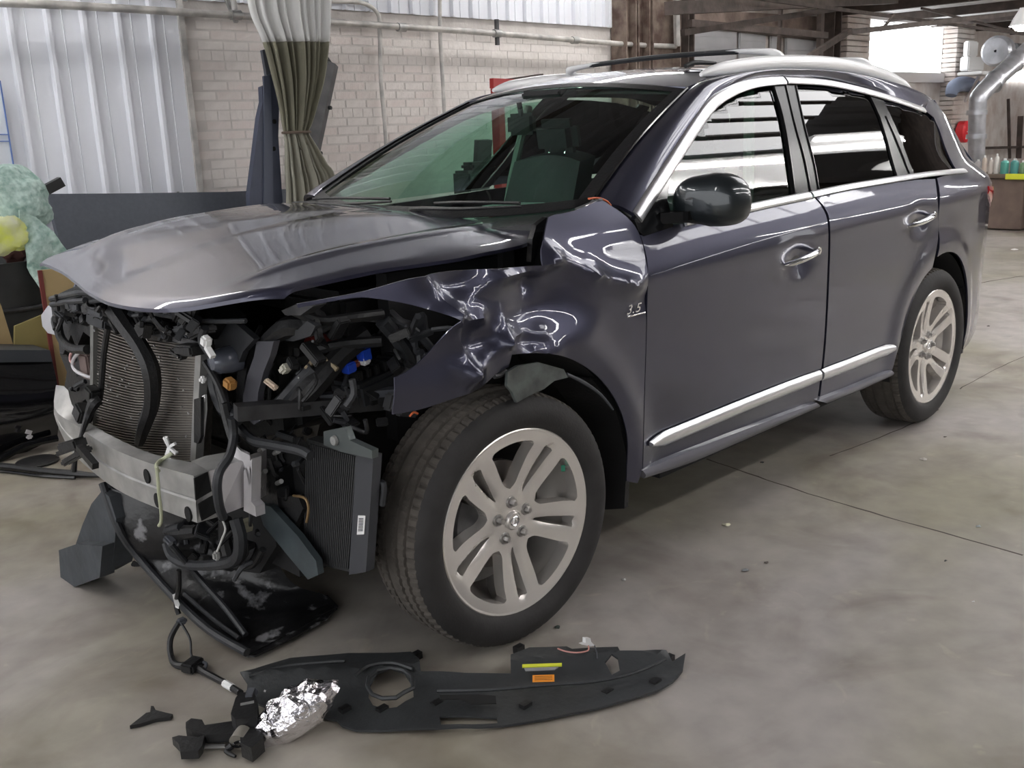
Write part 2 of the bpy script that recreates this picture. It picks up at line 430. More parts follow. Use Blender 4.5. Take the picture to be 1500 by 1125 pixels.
# the white roll-up panels above, seen over the roof
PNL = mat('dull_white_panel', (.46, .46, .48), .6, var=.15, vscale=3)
def pxbox(px0, py0, px1, py1, y, th):                # box in front of a wall plane covering this patch of it
    A = at(px0, (py0+py1)/2, 1, y); B = at(px1, (py0+py1)/2, 1, y)
    T = at((px0+px1)/2, py0, 1, y); Bt = at((px0+px1)/2, py1, 1, y)
    return ((A.x+B.x)/2, y, (T.z+Bt.z)/2), (abs(B.x-A.x), th, abs(T.z-Bt.z))
YF = YW+.6
c_, s_ = at(1110, 26, 1, YF-.03), 0
A_ = at(1000, 26, 1, YF-.03); B_ = at(1226, 40, 1, YF-.03)
MB().prism([at(1000, 12, 1, YF-.05), at(1226, 26, 1, YF-.05), at(1226, 58, 1, YF-.05), at(1000, 34, 1, YF-.05)], (0, .04, 0)).build('brick_lintel', mat('stained_lintel', (.26, .20, .17), .9, bump=.5, bscale=20, var=.5, vscale=5, col2=(.14, .10, .085)), wf, smooth=False)
MB().prism([at(1000, 34, 1, YF-.08), at(1226, 58, 1, YF-.08), at(1226, 63, 1, YF-.08), at(1000, 38, 1, YF-.08)], (0, .04, 0)).build('steel_lintel', STEEL, wf, smooth=False)
for a in ((1004, 34, 1078, 92), (1082, 44, 1120, 92), (1128, 50, 1143, 96), (1150, 56, 1212, 110)):
    c, s_ = pxbox(*a, YF-.04, .04); mb = MB().bbox(c, s_, b=.01)
    for k in range(1, 3): mb.box((c[0], c[1]-.022, c[2]-s_[2]/2+s_[2]*k/3), (s_[0]*.98, .006, .012))
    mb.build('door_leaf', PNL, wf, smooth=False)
# big window, daylight outside
wc, ws = pxbox(1268, 34, 1384, 106, YF, .02)
# cut the far wall for the window
bm = bmesh.new(); X0, X1, Z0, Z1 = wc[0]-ws[0]/2, wc[0]+ws[0]/2, wc[2]-ws[2]/2, wc[2]+ws[2]/2
me = MB(); fx0, fx1 = XE, XE+16.4; th = .3; yc = YW+.75
for (a, b, c, d) in ((fx0, X0, -.2, 3.4), (X1, fx1, -.2, 3.4), (X0, X1, -.2, Z0), (X0, X1, Z1, 3.4)):
    me.box(((a+b)/2, yc, (c+d)/2), (b-a, th, d-c))
nm = me.build('tmp', DIRTY, smooth=False); wf.data = nm.data; bpy.data.objects.remove(nm); bm.free()
win = MB()
for (a, b, c, d) in ((X0-.08, X1+.08, Z0-.16, Z0), (X0-.06, X1+.06, Z1, Z1+.08), (X0-.06, X0, Z0, Z1), (X1, X1+.06, Z0, Z1)):
    win.box(((a+b)/2, YF-.0, (c+d)/2), (b-a, .12, d-c))
wo = struct(win.build('window_1', mat('window_paint', (.6, .57, .56), .7), smooth=False))
PANE = bpy.data.materials.new('daylit_pane'); PANE.use_nodes = True
PANE.node_tree.nodes['Principled BSDF'].inputs['Emission Color'].default_value = (.95, .98, 1, 1)
PANE.node_tree.nodes['Principled BSDF'].inputs['Emission Strength'].default_value = 2.2
for k in range(3):
    MB().box((X0+(k+.5)*ws[0]/3, YF+.05, wc[2]), (ws[0]/3-.004, .01, ws[2])).build('pane', PANE, wo, smooth=False)
# second small window at the right edge
c2, s2 = pxbox(1478, 104, 1530, 119, YF-.04, .05)
MB().box(c2, s2).build('window_2', PANE, smooth=False)['kind'] = 'structure'
# brick pilasters / columns in the far wall
for a in ((1386, 44, 1412, 250), (1228, 30, 1262, 130)):
    c, s_ = pxbox(*a, YF-.12, .25); mb = MB()
    z = 0.04
    while z < 3.1: mb.bbox((c[0], c[1], z), (s_[0]*random.uniform(.96, 1.03), .25, .07), b=.008); z += .08
    o = mb.build('brick_pilaster', DIRTY, wf, smooth=False); o['kind'] = 'stuff'
# steel columns at the wall end
def column(px0, px1, y, name, m):
    A = at(px0, 60, 1, y); B = at(px1, 60, 1, y); wd = B.x-A.x; cx = (A.x+B.x)/2; mb = MB()
    mb.box((cx, y, 2.05), (wd, .016, 4.1)); mb.box((cx-wd/2, y, 2.05), (.018, .2, 4.1)); mb.box((cx+wd/2, y, 2.05), (.018, .2, 4.1))
    return mb.build(name, m, smooth=False)
for a, b, nm_, mm in ((907, 921, 'trim_1', RUST), (925, 941, 'trim_2', RUST), (946, 986, 'trim_3', RUST)):
    struct(column(a, b, YW-.12, nm_, mm))
struct(MB().beam(at(990, -20, 1, YW-.2), at(992, 68, 1, YW-.2), .05, .05).build('trim_4', PIPE, smooth=False))
struct(column(998, 1006, YW-.02, 'trim_5', STEEL))
struct(column(1212, 1222, YW+.3, 'trim_6', STEEL))
# ceiling : low deck in the far bay, high ribbed deck over the car
def deck(x0, x1, y0, y1, z, name, m, pitch=.25):
    vs, fs = [], []; y = y0; i = 0
    while y < y1:
        for (dy, dz) in ((0, 0), (.04, .04), (.12, .04), (.16, 0)):
            vs += [(x0, y+dy, z+dz), (x1, y+dy, z+dz)]
            if i: o = (i-1)*2; fs.append((o, o+1, o+3, o+2))
            i += 1
        y += pitch
    return struct(MB().add(vs, fs).build(name, m, smooth=False))
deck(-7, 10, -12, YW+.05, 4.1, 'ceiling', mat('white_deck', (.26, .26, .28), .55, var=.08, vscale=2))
def xdeck(x0, x1, y0, y1, z, name, m, pitch=.28):
    vs, fs = [], []; x = x0; i = 0
    while x < x1:
        for (dx, dz) in ((0, 0), (.05, .05), (.14, .05), (.19, 0)):
            vs += [(x+dx, y0, z+dz), (x+dx, y1, z+dz)]
            if i: o = (i-1)*2; fs.append((o, o+1, o+3, o+2))
            i += 1
        x += pitch
    return struct(MB().add(vs, fs).build(name, m, smooth=False))
ZL = 3.02
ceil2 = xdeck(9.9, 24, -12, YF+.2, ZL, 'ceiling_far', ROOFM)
struct(MB().box((9.95, -3.7, 3.6), (.12, 17, 1.1)).build('trim_7', STEEL, smooth=False))
bi = 0
for px0, py0, px1, py1, y, r in ((1000, 48, 1230, 12, 3.4, .05), (1010, 34, 1210, 52, 3.6, .06), (1175, 90, 1245, 45, 3.2, .05), (1245, 47, 1500, 18, 2.4, .045),
                                 (1090, -5, 1500, 50, 3.0, .03), (1290, 45, 1310, 22, 2.4, .02), (1140, 92, 1144, 10, 3.9, .035), (1200, 95, 1203, 0, 3.8, .06), (980, 12, 1310, -2, 3.3, .10), (1350, 12, 1500, 50, 3.4, .025)):
    struct(MB().beam(at(px0, py0, 1, y), at(px1, py1, 1, y), r*1.1, r*1.25).build('trim_%d' % (8+bi), STEEL, smooth=False)); bi += 1
for k in range(7):
    struct(MB().box((10.6+k*1.8, -3, ZL-.06), (.08, 16, .12)).build('trim_%d' % (20+k), STEEL, smooth=False))
for k in range(9):                                  # purlins under the high deck
    struct(MB().bbox((1.5, -10.75+k*1.62, 4.02), (17, .07, .16), b=.01).build('trim_%d' % (30+k), STEEL, smooth=False))
SKY = bpy.data.materials.new('glowing_roof_sheet'); SKY.use_nodes = True
SKY.node_tree.nodes['Principled BSDF'].inputs['Emission Color'].default_value = (1, .99, 1, 1)
SKY.node_tree.nodes['Principled BSDF'].inputs['Emission Strength'].default_value = SKY_E
SKY.node_tree.nodes['Principled BSDF'].inputs['Roughness'].default_value = .6
for k in range(7):                                  # added glowing sheets, unseen, laid out for side-glass reflections, dark ribs between
    xe = 7.9-.15*k
    struct(MB().box(((3.4+xe)/2, -.56-k*.27, 4.085), (xe-3.4, .22, .02)).build('window_%d' % (3+k), SKY, smooth=False))
    struct(MB().box(((3.4+xe)/2, -.56-k*.27+.135, 4.06), (xe-3.4, .055, .07)).build('trim_%d' % (50+k), STEEL, smooth=False))
for k in range(6):                                  # added glowing panes, unseen, to put highlights on the car's shoulder
    struct(MB().box((9.86, -7.6+k*.66, 3.5), (.03, .60, .62)).build('window_%d' % (12+k), SKY, smooth=False))
# walls out of frame at the far right end and the left
struct(MB().box((22, -4, 1.6), (.2, 17, 3.4)).build('wall_right', DIRTY, smooth=False))
struct(MB().box((5, -12.2, 2.1), (30, .2, 4.2)).build('wall_front', mat('grey_wall', (.20, .20, .21), .9), smooth=False))

# ------------------------------------------------------------------ ceiling tube lights (some added, unseen, to brighten the wall and far bay)
TUBE = bpy.data.materials.new('fluorescent_tube'); TUBE.use_nodes = True
TUBE.node_tree.nodes['Principled BSDF'].inputs['Emission Color'].default_value = (1, .98, .96, 1)
TUBE.node_tree.nodes['Principled BSDF'].inputs['Emission Strength'].default_value = TUBE_E
LH = mat('lamp_housing', (.7, .7, .7), .5)
LIGHTS = [(x, y) for y in (-7.6, -4.4) for x in (1.2, 4.0, 6.8, 9.0)]+[(x, 3.0) for x in (5.4, 8.2)]+[(x, -2.35) for x in ()]+[(5.4, -2.28), (7.9, -2.05)]+[(-.3, 3.3), (-2.9, 3.0)]+[(-3.4, -1.2), (-3.4, 1.6)]  # the pair near the wall by the nose is added to brighten it
for i, (x, y) in enumerate(LIGHTS):
    t = empty('ceiling_light', (x, y, 3.75), 'twin tube ceiling light hanging over the workshop floor', 'light', 'tube lights over the car bay')
    MB().prism([(x-1.2, y-.14, 3.69), (x-1.2, y+.14, 3.69), (x-1.2, y+.06, 3.76), (x-1.2, y-.06, 3.76)], (2.4, 0, 0)).build('housing', LH, t, smooth=False)
    for s_ in (-.07, .07):
        MB().tube([(x-1.18, y+s_, 3.665), (x+1.18, y+s_, 3.665)], .019, 8, 0).build('tube', TUBE, t)
    for s_ in (-.9, .9): MB().tube([(x+s_, y, 3.76), (x+s_, y, 4.1)], .004, 5, 0).build('chain', PIPE, t)
for i, (x, y) in enumerate([(x, y) for x in (11.6, 14.4, 17.2) for y in (-6.5, -3.2, .7)]):  # added, unseen lamps: brighten the far bay and streak the car's shoulder
    t = empty('ceiling_light', (x, y, 2.86), 'added twin tube light, unseen, under the low deck of the far bay', 'light', 'added tube lights in the far bay')
    MB().prism([(x-1.2, y-.14, 2.84), (x-1.2, y+.14, 2.84), (x-1.2, y+.06, 2.92), (x-1.2, y-.06, 2.92)], (2.4, 0, 0)).build('housing', LH, t, smooth=False)
    for s_ in (-.07, .07): MB().tube([(x-1.18, y+s_, 2.815), (x+1.18, y+s_, 2.815)], .019, 8, 0).build('tube', TUBE, t)
fx = at(1497, 38, 1, .6)
t = empty('ceiling_light', fx, 'glowing lamp under the low ceiling at the far right edge', 'light')
MB().lathe([(.03, .16), (.05, .12), (.08, .07), (.11, 0)], fx, 'z', 20).build('lamp_shade', LH, t)
MB().lathe([(.001, -.05), (.05, -.04), (.08, -.01), (.07, .04), (.02, .06)], fx, 'z', 16).build('bulb', TUBE, t)

# pipes on the wall (one long run, branches, conduits)
def pipe(name, px, y, r, label, m=PIPE, k=3):
    o = MB().tube([at(a, b, 1, y) for a, b in px], r, 10, k).build(name, m); o['label'] = label; o['category'] = 'pipe'; return o
lp = pipe('steam_pipe', [(-60, 2), (100, 8), (300, 20), (480, 32), (700, 47), (905, 64), (992, 68)], YW-.16, .026, 'long horizontal pipe running along the wall below the upper white sheets')
for a, b in ((345, 22), (588, 40), (728, 49), (842, 59)):
    P = at(a, b, 1, YW-.16); MB().tube([P+Vector((-.04, 0, 0)), P+Vector((.04, 0, 0))], .036, 10, 0).build('coupling', PALE if False else ALU, lp)
P = at(728, 49, 1, YW-.16); MB().beam(P+Vector((0, 0, -.1)), P+Vector((0, 0, .12)), .03, .03).build('hanger', STEELD, lp, smooth=False)
P = at(345, 22, 1, YW-.16); MB().beam(P+Vector((0, 0, -.05)), P+Vector((0, .1, .12)), .03, .02).build('hanger', ALU, lp, smooth=False)
pipe('steam_pipe', [(992, -20), (993, 66)], YW-.25, .024, 'vertical pipe dropping beside the rusty column')
pipe('conduit', [(340, -10), (344, 15)], YW-.22, .02, 'short stub of pipe rising above the long pipe left of the curtain')
pipe('conduit', [(478, 2), (520, 3), (540, 8), (553, 20), (556, 40), (558, 120), (563, 175), (566, 220)], YW-.10, .017, 'bent grey conduit that curves down the brick wall')
pipe('conduit', [(644, -10), (645, 60), (648, 110), (651, 170)], YW-.10, .017, 'straight grey conduit running down the brick wall right of the bent one')

# ------------------------------------------------------------------ far right: duct, bench, bottles
GALV = mat('galvanised_duct', (.55, .56, .60), .35, .7, var=.3, vscale=7)
def tagd(o, label, cat, group=None):
    o['label'] = label; o['category'] = cat
    if group: o['group'] = group
    return o
yd = 2.6
du = empty('exhaust_duct', at(1430, 250, 1, yd), 'galvanised elbow duct coming down beside the far work bench', 'duct')
MB().tube([at(1520, 62, 1, yd), at(1488, 90, 1, yd), at(1440, 135, 1, yd), at(1432, 160, 1, yd), at(1430, 260, 1, yd)], [.14, .13, .12, .115, .11], 16, 5).build('duct_tube', GALV, du)
for a, b in ((1487, 90), (1431, 165), (1430, 200), (1456, 120)):
    P = at(a, b, 1, yd); D = Vector((.06, 0, .05)) if b < 140 else Vector((0, 0, .03))
    MB().tube([P-D, P+D], .135, 16, 0).build('duct_collar', GALV, du)
bl = empty('blower', at(1452, 80, 1, yd+.8), 'round grey blower housing hung on the far wall beside the window', 'blower')
c = at(1462, 75, 1, yd+.8); MB().lathe([(.02, -.12), (.2, -.12), (.24, -.08), (.24, .08), (.2, .12), (.02, .12)], c, 'x', 24).build('blower_housing', GALV, bl)
MB().lathe([(.03, 0), (.1, .0), (.1, .25), (.03, .25)], at(1484, 72, 1, yd+.8), 'x', 16).build('motor', STEELD, bl)
c = at(1422, 72, 1, YF-.42)
o = MB().bbox(c, (.42, .1, .26), b=.02).build('control_box', WHITE); tagd(o, 'small white control box on the wall left of the blower', 'box')
o = MB().bbox(at(1424, 94, 1, YF-.40), (.70, .16, .24), b=.02).build('electrical_panel', WHITE); tagd(o, 'large white panel box under the small control box', 'box')
sh = empty('shelf_unit', at(1440, 112, 1, YF-.8), 'white wall shelf under the blower with a slanted brace', 'shelf')
MB().bbox(at(1442, 108, 1, YF-.8), (1.3, .4, .05), b=.01).build('shelf_board', WHITE, sh)
MB().beam(at(1434, 112, 1, YF-.8), at(1414, 148, 1, YF-.3), .04, .04).build('brace', SILV, sh)
o = MB().tube([at(1393, 140, 1, YF-.42), at(1397, 128, 1, YF-.42), at(1410, 123, 1, YF-.42), at(1428, 127, 1, YF-.42), at(1436, 136, 1, YF-.42)], [.09, .12, .13, .12, .08], 12, 4).build('tarpaulin_roll', mat('blue_grey_cloth', (.18, .21, .29), .8, bump=.5, bscale=20))
tagd(o, 'blue-grey cloth roll draped on the far wall below the shelf', 'cloth')
rc = at(1411, 193, 1, YF-.35)
o = MB().lathe([(.01, -.1), (.12, -.1), (.19, -.06), (.19, .06), (.12, .1), (.01, .1)], rc, 'y', 18).build('hose_reel', mat('red_plastic', (.65, .02, .03), .35)); tagd(o, 'round red hose reel hanging behind the rear of the car', 'hose reel')
MB().beam(rc+Vector((-.1, -.09, 0)), rc+Vector((.1, -.09, 0)), .02, .02).build('handle', WHITE, o, smooth=False)
for i, (a, b, c_, d_, l_) in enumerate(((1477, 145, 1479, 232, 'thin dark rod hanging on the far brick wall'), (1495, 170, 1492, 232, 'thick dark bar at the right edge of the far brick wall'))):
    o = MB().beam(at(a, b, 1, YF-.22), at(c_, d_, 1, YF-.22), .05+.05*i, .04).build('hanging_rod', STEEL, smooth=False); tagd(o, l_, 'rod')
o = MB().beam(at(1436, 217, 1, YF-.2), at(1510, 215, 1, YF-.2), .05, .05).build('wall_rail', STEEL, smooth=False); tagd(o, 'thin dark rail along the far brick wall above the bench', 'rail')
# bench
bx, by = 11.6, 1.75
bn = empty('work_bench', (bx, by, 0), 'dark work bench with a yellow edge below the far brick wall', 'bench')
bw = at(1440, 258, 0, bx); tz = bw.z
MB().bbox((bx+.25, bw.y-1.9, tz), (.6, 4.2, .05), b=.01).build('bench_top', mat('bench_wood', (.22, .17, .13), .7, var=.4, vscale=8), bn)
e = MB().bbox((bx-.07, bw.y-.85, tz+.0), (.03, 1.1, .07), b=.005).build('bench_edge', YEL, bn)
MB().bbox((bx+.25, bw.y-.26, tz/2-.01), (.55, .52, tz-.05), b=.01).build('side_cabinet', mat('brown_panel', (.20, .145, .12), .7, var=.3, vscale=5), bn)
for yy in (1.2, 3.6): MB().box((bx+.02, bw.y-yy, tz/2-.02), (.07, .07, tz-.04)).build('leg', STEEL, bn, smooth=False)
MB().box((bx+.3, bw.y-2.2, .22), (.5, 3.2, .03)).build('lower_shelf', STEEL, bn, smooth=False)
MB().box((bx+.55, bw.y-2.2, tz/2), (.03, 3.6, tz-.06)).build('back_board', STEEL, bn, smooth=False)
items = [(-.13, .035, .18, (.35, .33, .33)), (-.05, .03, .23, (.5, .42, .36)), (.03, .03, .20, (.55, .5, .46)), (.10, .03, .25, (.6, .58, .55)), (.20, .05, .19, (.10, .35, .30)),
         (.32, .05, .19, (.10, .34, .32)), (.415, .035, .16, (.16, .28, .16)), (.52, .055, .25, (.72, .76, .82)), (.65, .05, .20, (.55, .6, .68)), (.76, .05, .22, (.7, .72, .74))]
ITL = ['squat grey can at the left end of the far bench', 'tan spray can standing second on the far bench', 'beige spray can third on the far bench', 'tall pale can left of the teal tubs',
       'left one of two teal tubs on the far bench', 'right one of two teal tubs on the far bench', 'short green tin right of the teal tubs', 'large white bottle with a blue cap on the far bench', 'blue-grey bottle just right of the large white bottle', 'pale bottle at the right edge of the far bench']
for i, (dy, r, h, c) in enumerate(items):
    t = empty('spray_can' if i < 4 else 'bottle' if i > 6 else 'tub', (bx+.1, bw.y-dy-.02, tz+.025), ITL[i], 'can' if i < 4 else 'bottle' if i > 6 else 'tub')
    b_ = (bx+.1, bw.y-dy-.02, tz+.026)
    MB().lathe([(.001, 0), (r*.95, 0), (r, .01), (r, h*.75), (r*.6, h*.86), (r*.35, h*.88)], b_, 'z', 16).build('body', mat('can_%d' % i, c, .4), t)
    MB().lathe([(r*.4, h*.87), (r*.4, h), (.001, h)], b_, 'z', 12).build('cap', BLUE if i == 7 else WHITE, t)
for i, (dy, s_, c, l_) in enumerate(((.95, (.35, .55, .30), (.05, .09, .07), 'dark green bin on the floor under the far bench'), (1.35, (.3, .22, .22), (.30, .05, .05), 'red box on the floor under the far bench'), (.75, (.3, .34, .06), (.65, .63, .62), 'white sheet lying on the lower shelf of the far bench'))):
    zc = .012+s_[2]/2 if i < 2 else .245+s_[2]/2+.25
    if i < 2: zc = .24+s_[2]/2
    else: zc = .24+.30+.03
    o = MB().bbox((bx+.2, bw.y-dy, zc), s_, b=.02).build(('storage_bin', 'red_box', 'folded_sheet')[i], mat('u_%d' % i, c, .5)); tagd(o, l_, ('bin', 'box', 'sheet')[i])
    if i == 0: MB().bbox((bx+.2, bw.y-dy, zc+.15), (.38, .58, .03), b=.01).build('lid', mat('u_0', c, .5), o)
PILB = mat('pillar_black', (.012, .012, .013), .22, spec=.2)
MIRP = mat('mirror_paint', (.018, .024, .028), .3, .5, coat=1)

# ------------------------------------------------------------------ the car
car = empty('suv', (1.4, 0, 0), 'dark purple-grey family car with its crushed front end stripped bare', 'car')

CH = (7, 8)
def dent(x, z):                                   # damage to the near front wing
    d = 0
    for (x0, z0, x1, z1, amp, wd) in CREASES:
        dx, dz = x1-x0, z1-z0; t = max(0, min(1, ((x-x0)*dx+(z-z0)*dz)/(dx*dx+dz*dz)))
        q = math.hypot(x-x0-t*dx, z-z0-t*dz); d += amp*exp(-q/wd)
    for (x0, z0, rx, rz, amp) in BUMPS:
        d += amp*exp(-((x-x0)/rx)**2-((z-z0)/rz)**2)
    return d
def cr(a, b, amp, wd):
    p, q = side(*a), side(*b); return (p[0], p[1], q[0], q[1], amp, wd)
def bp(a, rx, rz, amp):
    p = side(*a); return (p[0], p[1], rx, rz, amp)
CREASES = [cr((614, 404), (655, 455), .026, .030), cr((655, 455), (728, 405), .022, .028), cr((728, 405), (785, 392), .03, .03), cr((785, 392), (805, 380), .035, .025),
           cr((805, 380), (862, 402), .030, .028), cr((862, 402), (935, 420), .026, .030), cr((655, 462), (684, 548), .032, .026), cr((684, 548), (737, 500), .028, .026),
           cr((800, 368), (880, 404), .012, .014), cr((737, 500), (735, 470), .02, .02), cr((665, 465), (700, 466), .018, .02), cr((700, 466), (735, 500), .016, .02), cr((745, 490), (800, 488), .022, .02), cr((660, 535), (686, 550), .02, .016),
           cr((760, 512), (815, 516), .02, .02)]
BUMPS = [bp((700, 500), .07, .06, -.022), bp((665, 425), .08, .05, -.03), bp((800, 440), .16, .10, -.045), bp((880, 340), .14, .08, .004), bp((770, 500), .05, .03, -.02), bp((620, 570), .12, .05, .012), bp((940, 440), .06, .04, -.012), bp((780, 410), .03, .03, -.03), bp((850, 480), .12, .08, .015)]
def WFn(x, z): return W(x, z)+dent(x, z)

# --- near side panels
fender_px = (S([(435, 445), (480, 437), (540, 425), (614, 404), (680, 396), (738, 392), (783, 388)], 4)[:-1]+[(783, 388), (788, 365), (803, 318)]
    + S([(803, 316), (840, 309), (880, 292)], 3)[1:]+S([(880, 292), (918, 318), (937, 345), (946, 385), (948, 410)], 4)[1:]
    + S([(948, 410), (946, 500), (943, 600), (941, 687)], 4)[1:]+[(934, 708), (918, 705)]
    + S([(918, 690), (919, 640), (905, 592), (876, 552), (838, 527), (795, 517), (747, 519)], 5)[1:]
    + [(744, 537), (725, 548)]+S([(725, 548), (700, 568), (660, 584), (612, 600), (574, 607)], 3)[1:]
    + [(577, 553)]+S([(577, 553), (600, 541), (625, 519), (645, 492), (656, 467)], 4)[1:]+S([(656, 467), (640, 458), (600, 446), (555, 438), (520, 436), (478, 443), (437, 451)], 4)[1:])
fx = []
for p in sp(fender_px):
    if not fx or math.dist(p, fx[-1]) > .004: fx.append(p)
front_wing = panel('front_wing', fx, PAINT, car, step=.016, thick=.004, WF=WFn, sharp=50, label='crumpled front wing torn open around the missing headlight')
def strip_path(px): return sp(S(px, 4))
front_door_px = (S([(939, 345), (948, 380), (949, 410), (947, 500), (944, 600), (942, 688)], 3)+[(1000, 664), (1100, 625), (1197, 586)]
    + S([(1198, 585), (1207, 500), (1212, 400), (1213, 332), (1205, 305), (1192, 289)], 4)[1:]+S([(1192, 289), (1098, 311), (1040, 323), (985, 330), (939, 345)], 3)[1:-1])
GROOVE = .0035
fd = panel('front_door', sp(front_door_px), PAINT, car, step=.035, thick=.03)
rear_door_px = (S([(1194, 288), (1208, 304), (1216, 330), (1215, 400), (1210, 500), (1201, 584)], 4)+[(1250, 566), (1306, 545)]
    + S([(1307, 543), (1316, 510), (1333, 452), (1350, 412), (1366, 392)], 4)[1:]+S([(1366, 392), (1374, 350), (1374, 300), (1370, 262)], 3)[1:]+S([(1369, 260), (1280, 272), (1194, 288)], 3)[1:-1])
rd = panel('rear_door', sp(rear_door_px), PAINT, car, step=.035, thick=.03)
# quarter panel, worked out in car measurements
def arc(cx, cz, r, a0, a1, n): return [(cx+r*cos(radians(a0+(a1-a0)*i/n)), cz+r*sin(radians(a0+(a1-a0)*i/n))) for i in range(n+1)]
g1 = side(1376, 300); g0 = side(1372, 261); g2 = side(1368, 392)
AR = (2.93, .40, .445)
qp = [(g0[0]+.006, g0[1]), (g1[0]+.004, g1[1]), (side(1376, 350)[0]+.004, side(1376, 350)[1]), (g2[0]+.006, AR[1]+sqrt(AR[2]**2-(g2[0]+.006-AR[0])**2))]
a0 = math.degrees(math.atan2(qp[-1][1]-AR[1], qp[-1][0]-AR[0]))
qp += arc(*AR, a0, -18, 18)[1:]+[(3.42, .24), (3.62, .26), (3.80, .36), (3.86, .55), (3.87, .75), (3.83, .90), (3.79, 1.02), (3.77, 1.08), (3.745, 1.16), (3.73, 1.225), (3.5, 1.235)]
quarter = panel('rear_quarter_panel', qp, PAINT, car, step=.035, thick=.01)
upq = sp([(1354, 161), (1368, 172), (1376, 190), (1384, 214), (1402, 250)])+[(3.72, 1.23), (3.67, 1.34), (3.61, 1.45), (3.54, 1.53), (3.45, 1.575)]
panel('rear_pillar', upq, PAINT, car, step=.03, thick=.01)
# far side, undamaged copies
panel('front_door', sp(front_door_px), PAINT, car, step=.12, thick=.03, sgn=1)
panel('rear_door', sp(rear_door_px), PAINT, car, step=.12, thick=.03, sgn=1)
panel('rear_quarter_panel', qp, PAINT, car, step=.1, sgn=1)
panel('rear_pillar', upq, PAINT, car, step=.08, sgn=1)
ffp = [(-.40, 1.06), (-.1, 1.13), (.2, 1.17), (.45, 1.2), (.62, 1.1), (.64, .36), (.56, .36)]+arc(.03, .42, .49, -5, 180, 14)+[(-.5, .5), (-.5, .9)]
panel('front_wing', ffp, PAINT, car, step=.08, sgn=1)

# --- sill strips
def sillpiece(px_top, px_bot, mirror=1):
    A = [at(a, b, 1, -.975) for a, b in px_top]; B = [at(a, b, 1, -.955) for a, b in px_bot]
    vs, tr = coons([(p.x, p.y*mirror, p.z) for p in A], [(p.x, p.y*mirror, p.z) for p in B], 12, 4, lambda u, v: (0, -.012*mirror*sin(pi*v), 0))
    return MB().thick(vs, tr, (0, .05*mirror, .01))
SILLM = mat('sill_grey', (.15, .15, .185), .42, .3, coat=.5)
sillpiece([(941, 689), (1000, 665), (1100, 626), (1196, 590)], [(943, 701), (1010, 679), (1110, 636), (1199, 597)]).build('sill_strip', SILLM, car)
sillpiece([(1198, 587), (1250, 567), (1307, 543)], [(1212, 591), (1260, 572), (1306, 551)]).build('sill_strip', SILLM, car)
sillpiece([(941, 689), (1000, 665), (1100, 626), (1307, 543)], [(943, 701), (1010, 679), (1110, 636), (1306, 551)], -1).build('sill_strip', SILLM, car)
# lower chrome mouldings
tp = lambda s0, s1: (lambda u: min(1, (s0+u/.12*(1-s0)) if u < .12 else 1, (s1+(1-u)/.15*(1-s1))))
ribbon('door_moulding', strip_path([(949, 650), (1000, 629), (1080, 596), (1140, 572), (1197, 550)]), .050, SILV, car, .006, .018, taper=tp(.3, .9))
ribbon('door_moulding', strip_path([(1200, 549), (1240, 534), (1280, 518), (1306, 509)]), .050, SILV, car, .006, .018, taper=tp(.9, .55))
# belt and window surround chrome
ribbon('belt_trim', strip_path([(1000, 325), (1098, 304), (1140, 295), (1184, 286)]), .028, SILV, car, .004, .012)
ribbon('belt_trim', strip_path([(1187, 285), (1240, 274), (1300, 264), (1360, 255), (1412, 250)]), .024, SILV, car, .004, .012)
ribbon('window_trim', strip_path([(932, 318), (953, 284), (984, 236), (1018, 184), (1043, 151), (1072, 132), (1100, 122), (1128, 118), (1146, 117)]), .038, SILV, car, .003, .012)
ribbon('window_trim', strip_path([(1149, 117), (1190, 119), (1226, 124), (1272, 135), (1319, 149), (1352, 161)]), .032, SILV, car, .003, .012)
ribbon('character_line', strip_path([(1452-500, 404), (1100, 357), (1210, 326)]), .004, PAINT, fd, .0, .002)
# glass
GF = sp([(948, 330), (962, 285), (988, 244), (1024, 186), (1048, 157), (1080, 139), (1113, 130), (1136, 127), (1148, 175), (1158, 235), (1164, 290), (1098, 303), (1000, 322)])
panel('side_window', GF, SGL, car, step=.03, thick=.004, out=-.012, sharp=60)
GR = sp([(1164, 125), (1200, 127), (1240, 132), (1276, 141), (1290, 170), (1301, 205), (1317, 256), (1260, 267), (1198, 280), (1189, 235), (1176, 185)])
panel('side_window', GR, PGL, car, step=.03, thick=.004, out=-.010, sharp=60)
GQ = sp([(1289, 145), (1320, 153), (1352, 163), (1369, 175), (1382, 212), (1398, 250), (1370, 252), (1338, 255), (1319, 204)])
panel('quarter_window', GQ, PGL, car, step=.03, thick=.004, out=-.004, sharp=60)
for G, nm, gm in ((GF, 'side_window', WGL), (GR, 'side_window', PGL), (GQ, 'quarter_window', PGL)):
    panel(nm, G, gm, car, step=.15, thick=.004, out=-.012, sgn=1, sharp=60)
for px in ([(1133, 121), (1148, 119), (1162, 180), (1175, 230), (1186, 285), (1163, 290), (1157, 235), (1147, 175)],
           [(1150, 119), (1165, 121), (1177, 185), (1190, 235), (1199, 282), (1189, 285), (1178, 232), (1166, 185)],
           [(1272, 134), (1290, 139), (1303, 165), (1320, 204), (1340, 256), (1315, 259), (1300, 205), (1289, 170)]):
    for sg in (-1, 1): panel('door_pillar', sp(px), PILB, car, step=.05, thick=.012, out=.0, sgn=sg)
for px in ([(1133, 127), (1147, 175), (1157, 235), (1164, 289)], [(1149, 120), (1163, 180), (1178, 235), (1187, 284)], [(1165, 126), (1178, 186), (1191, 236), (1199, 281)], [(1297, 170), (1312, 205), (1332, 256)]):
    ribbon('pillar_strip', strip_path(px), .007, BLACKG, car, .0, .007)
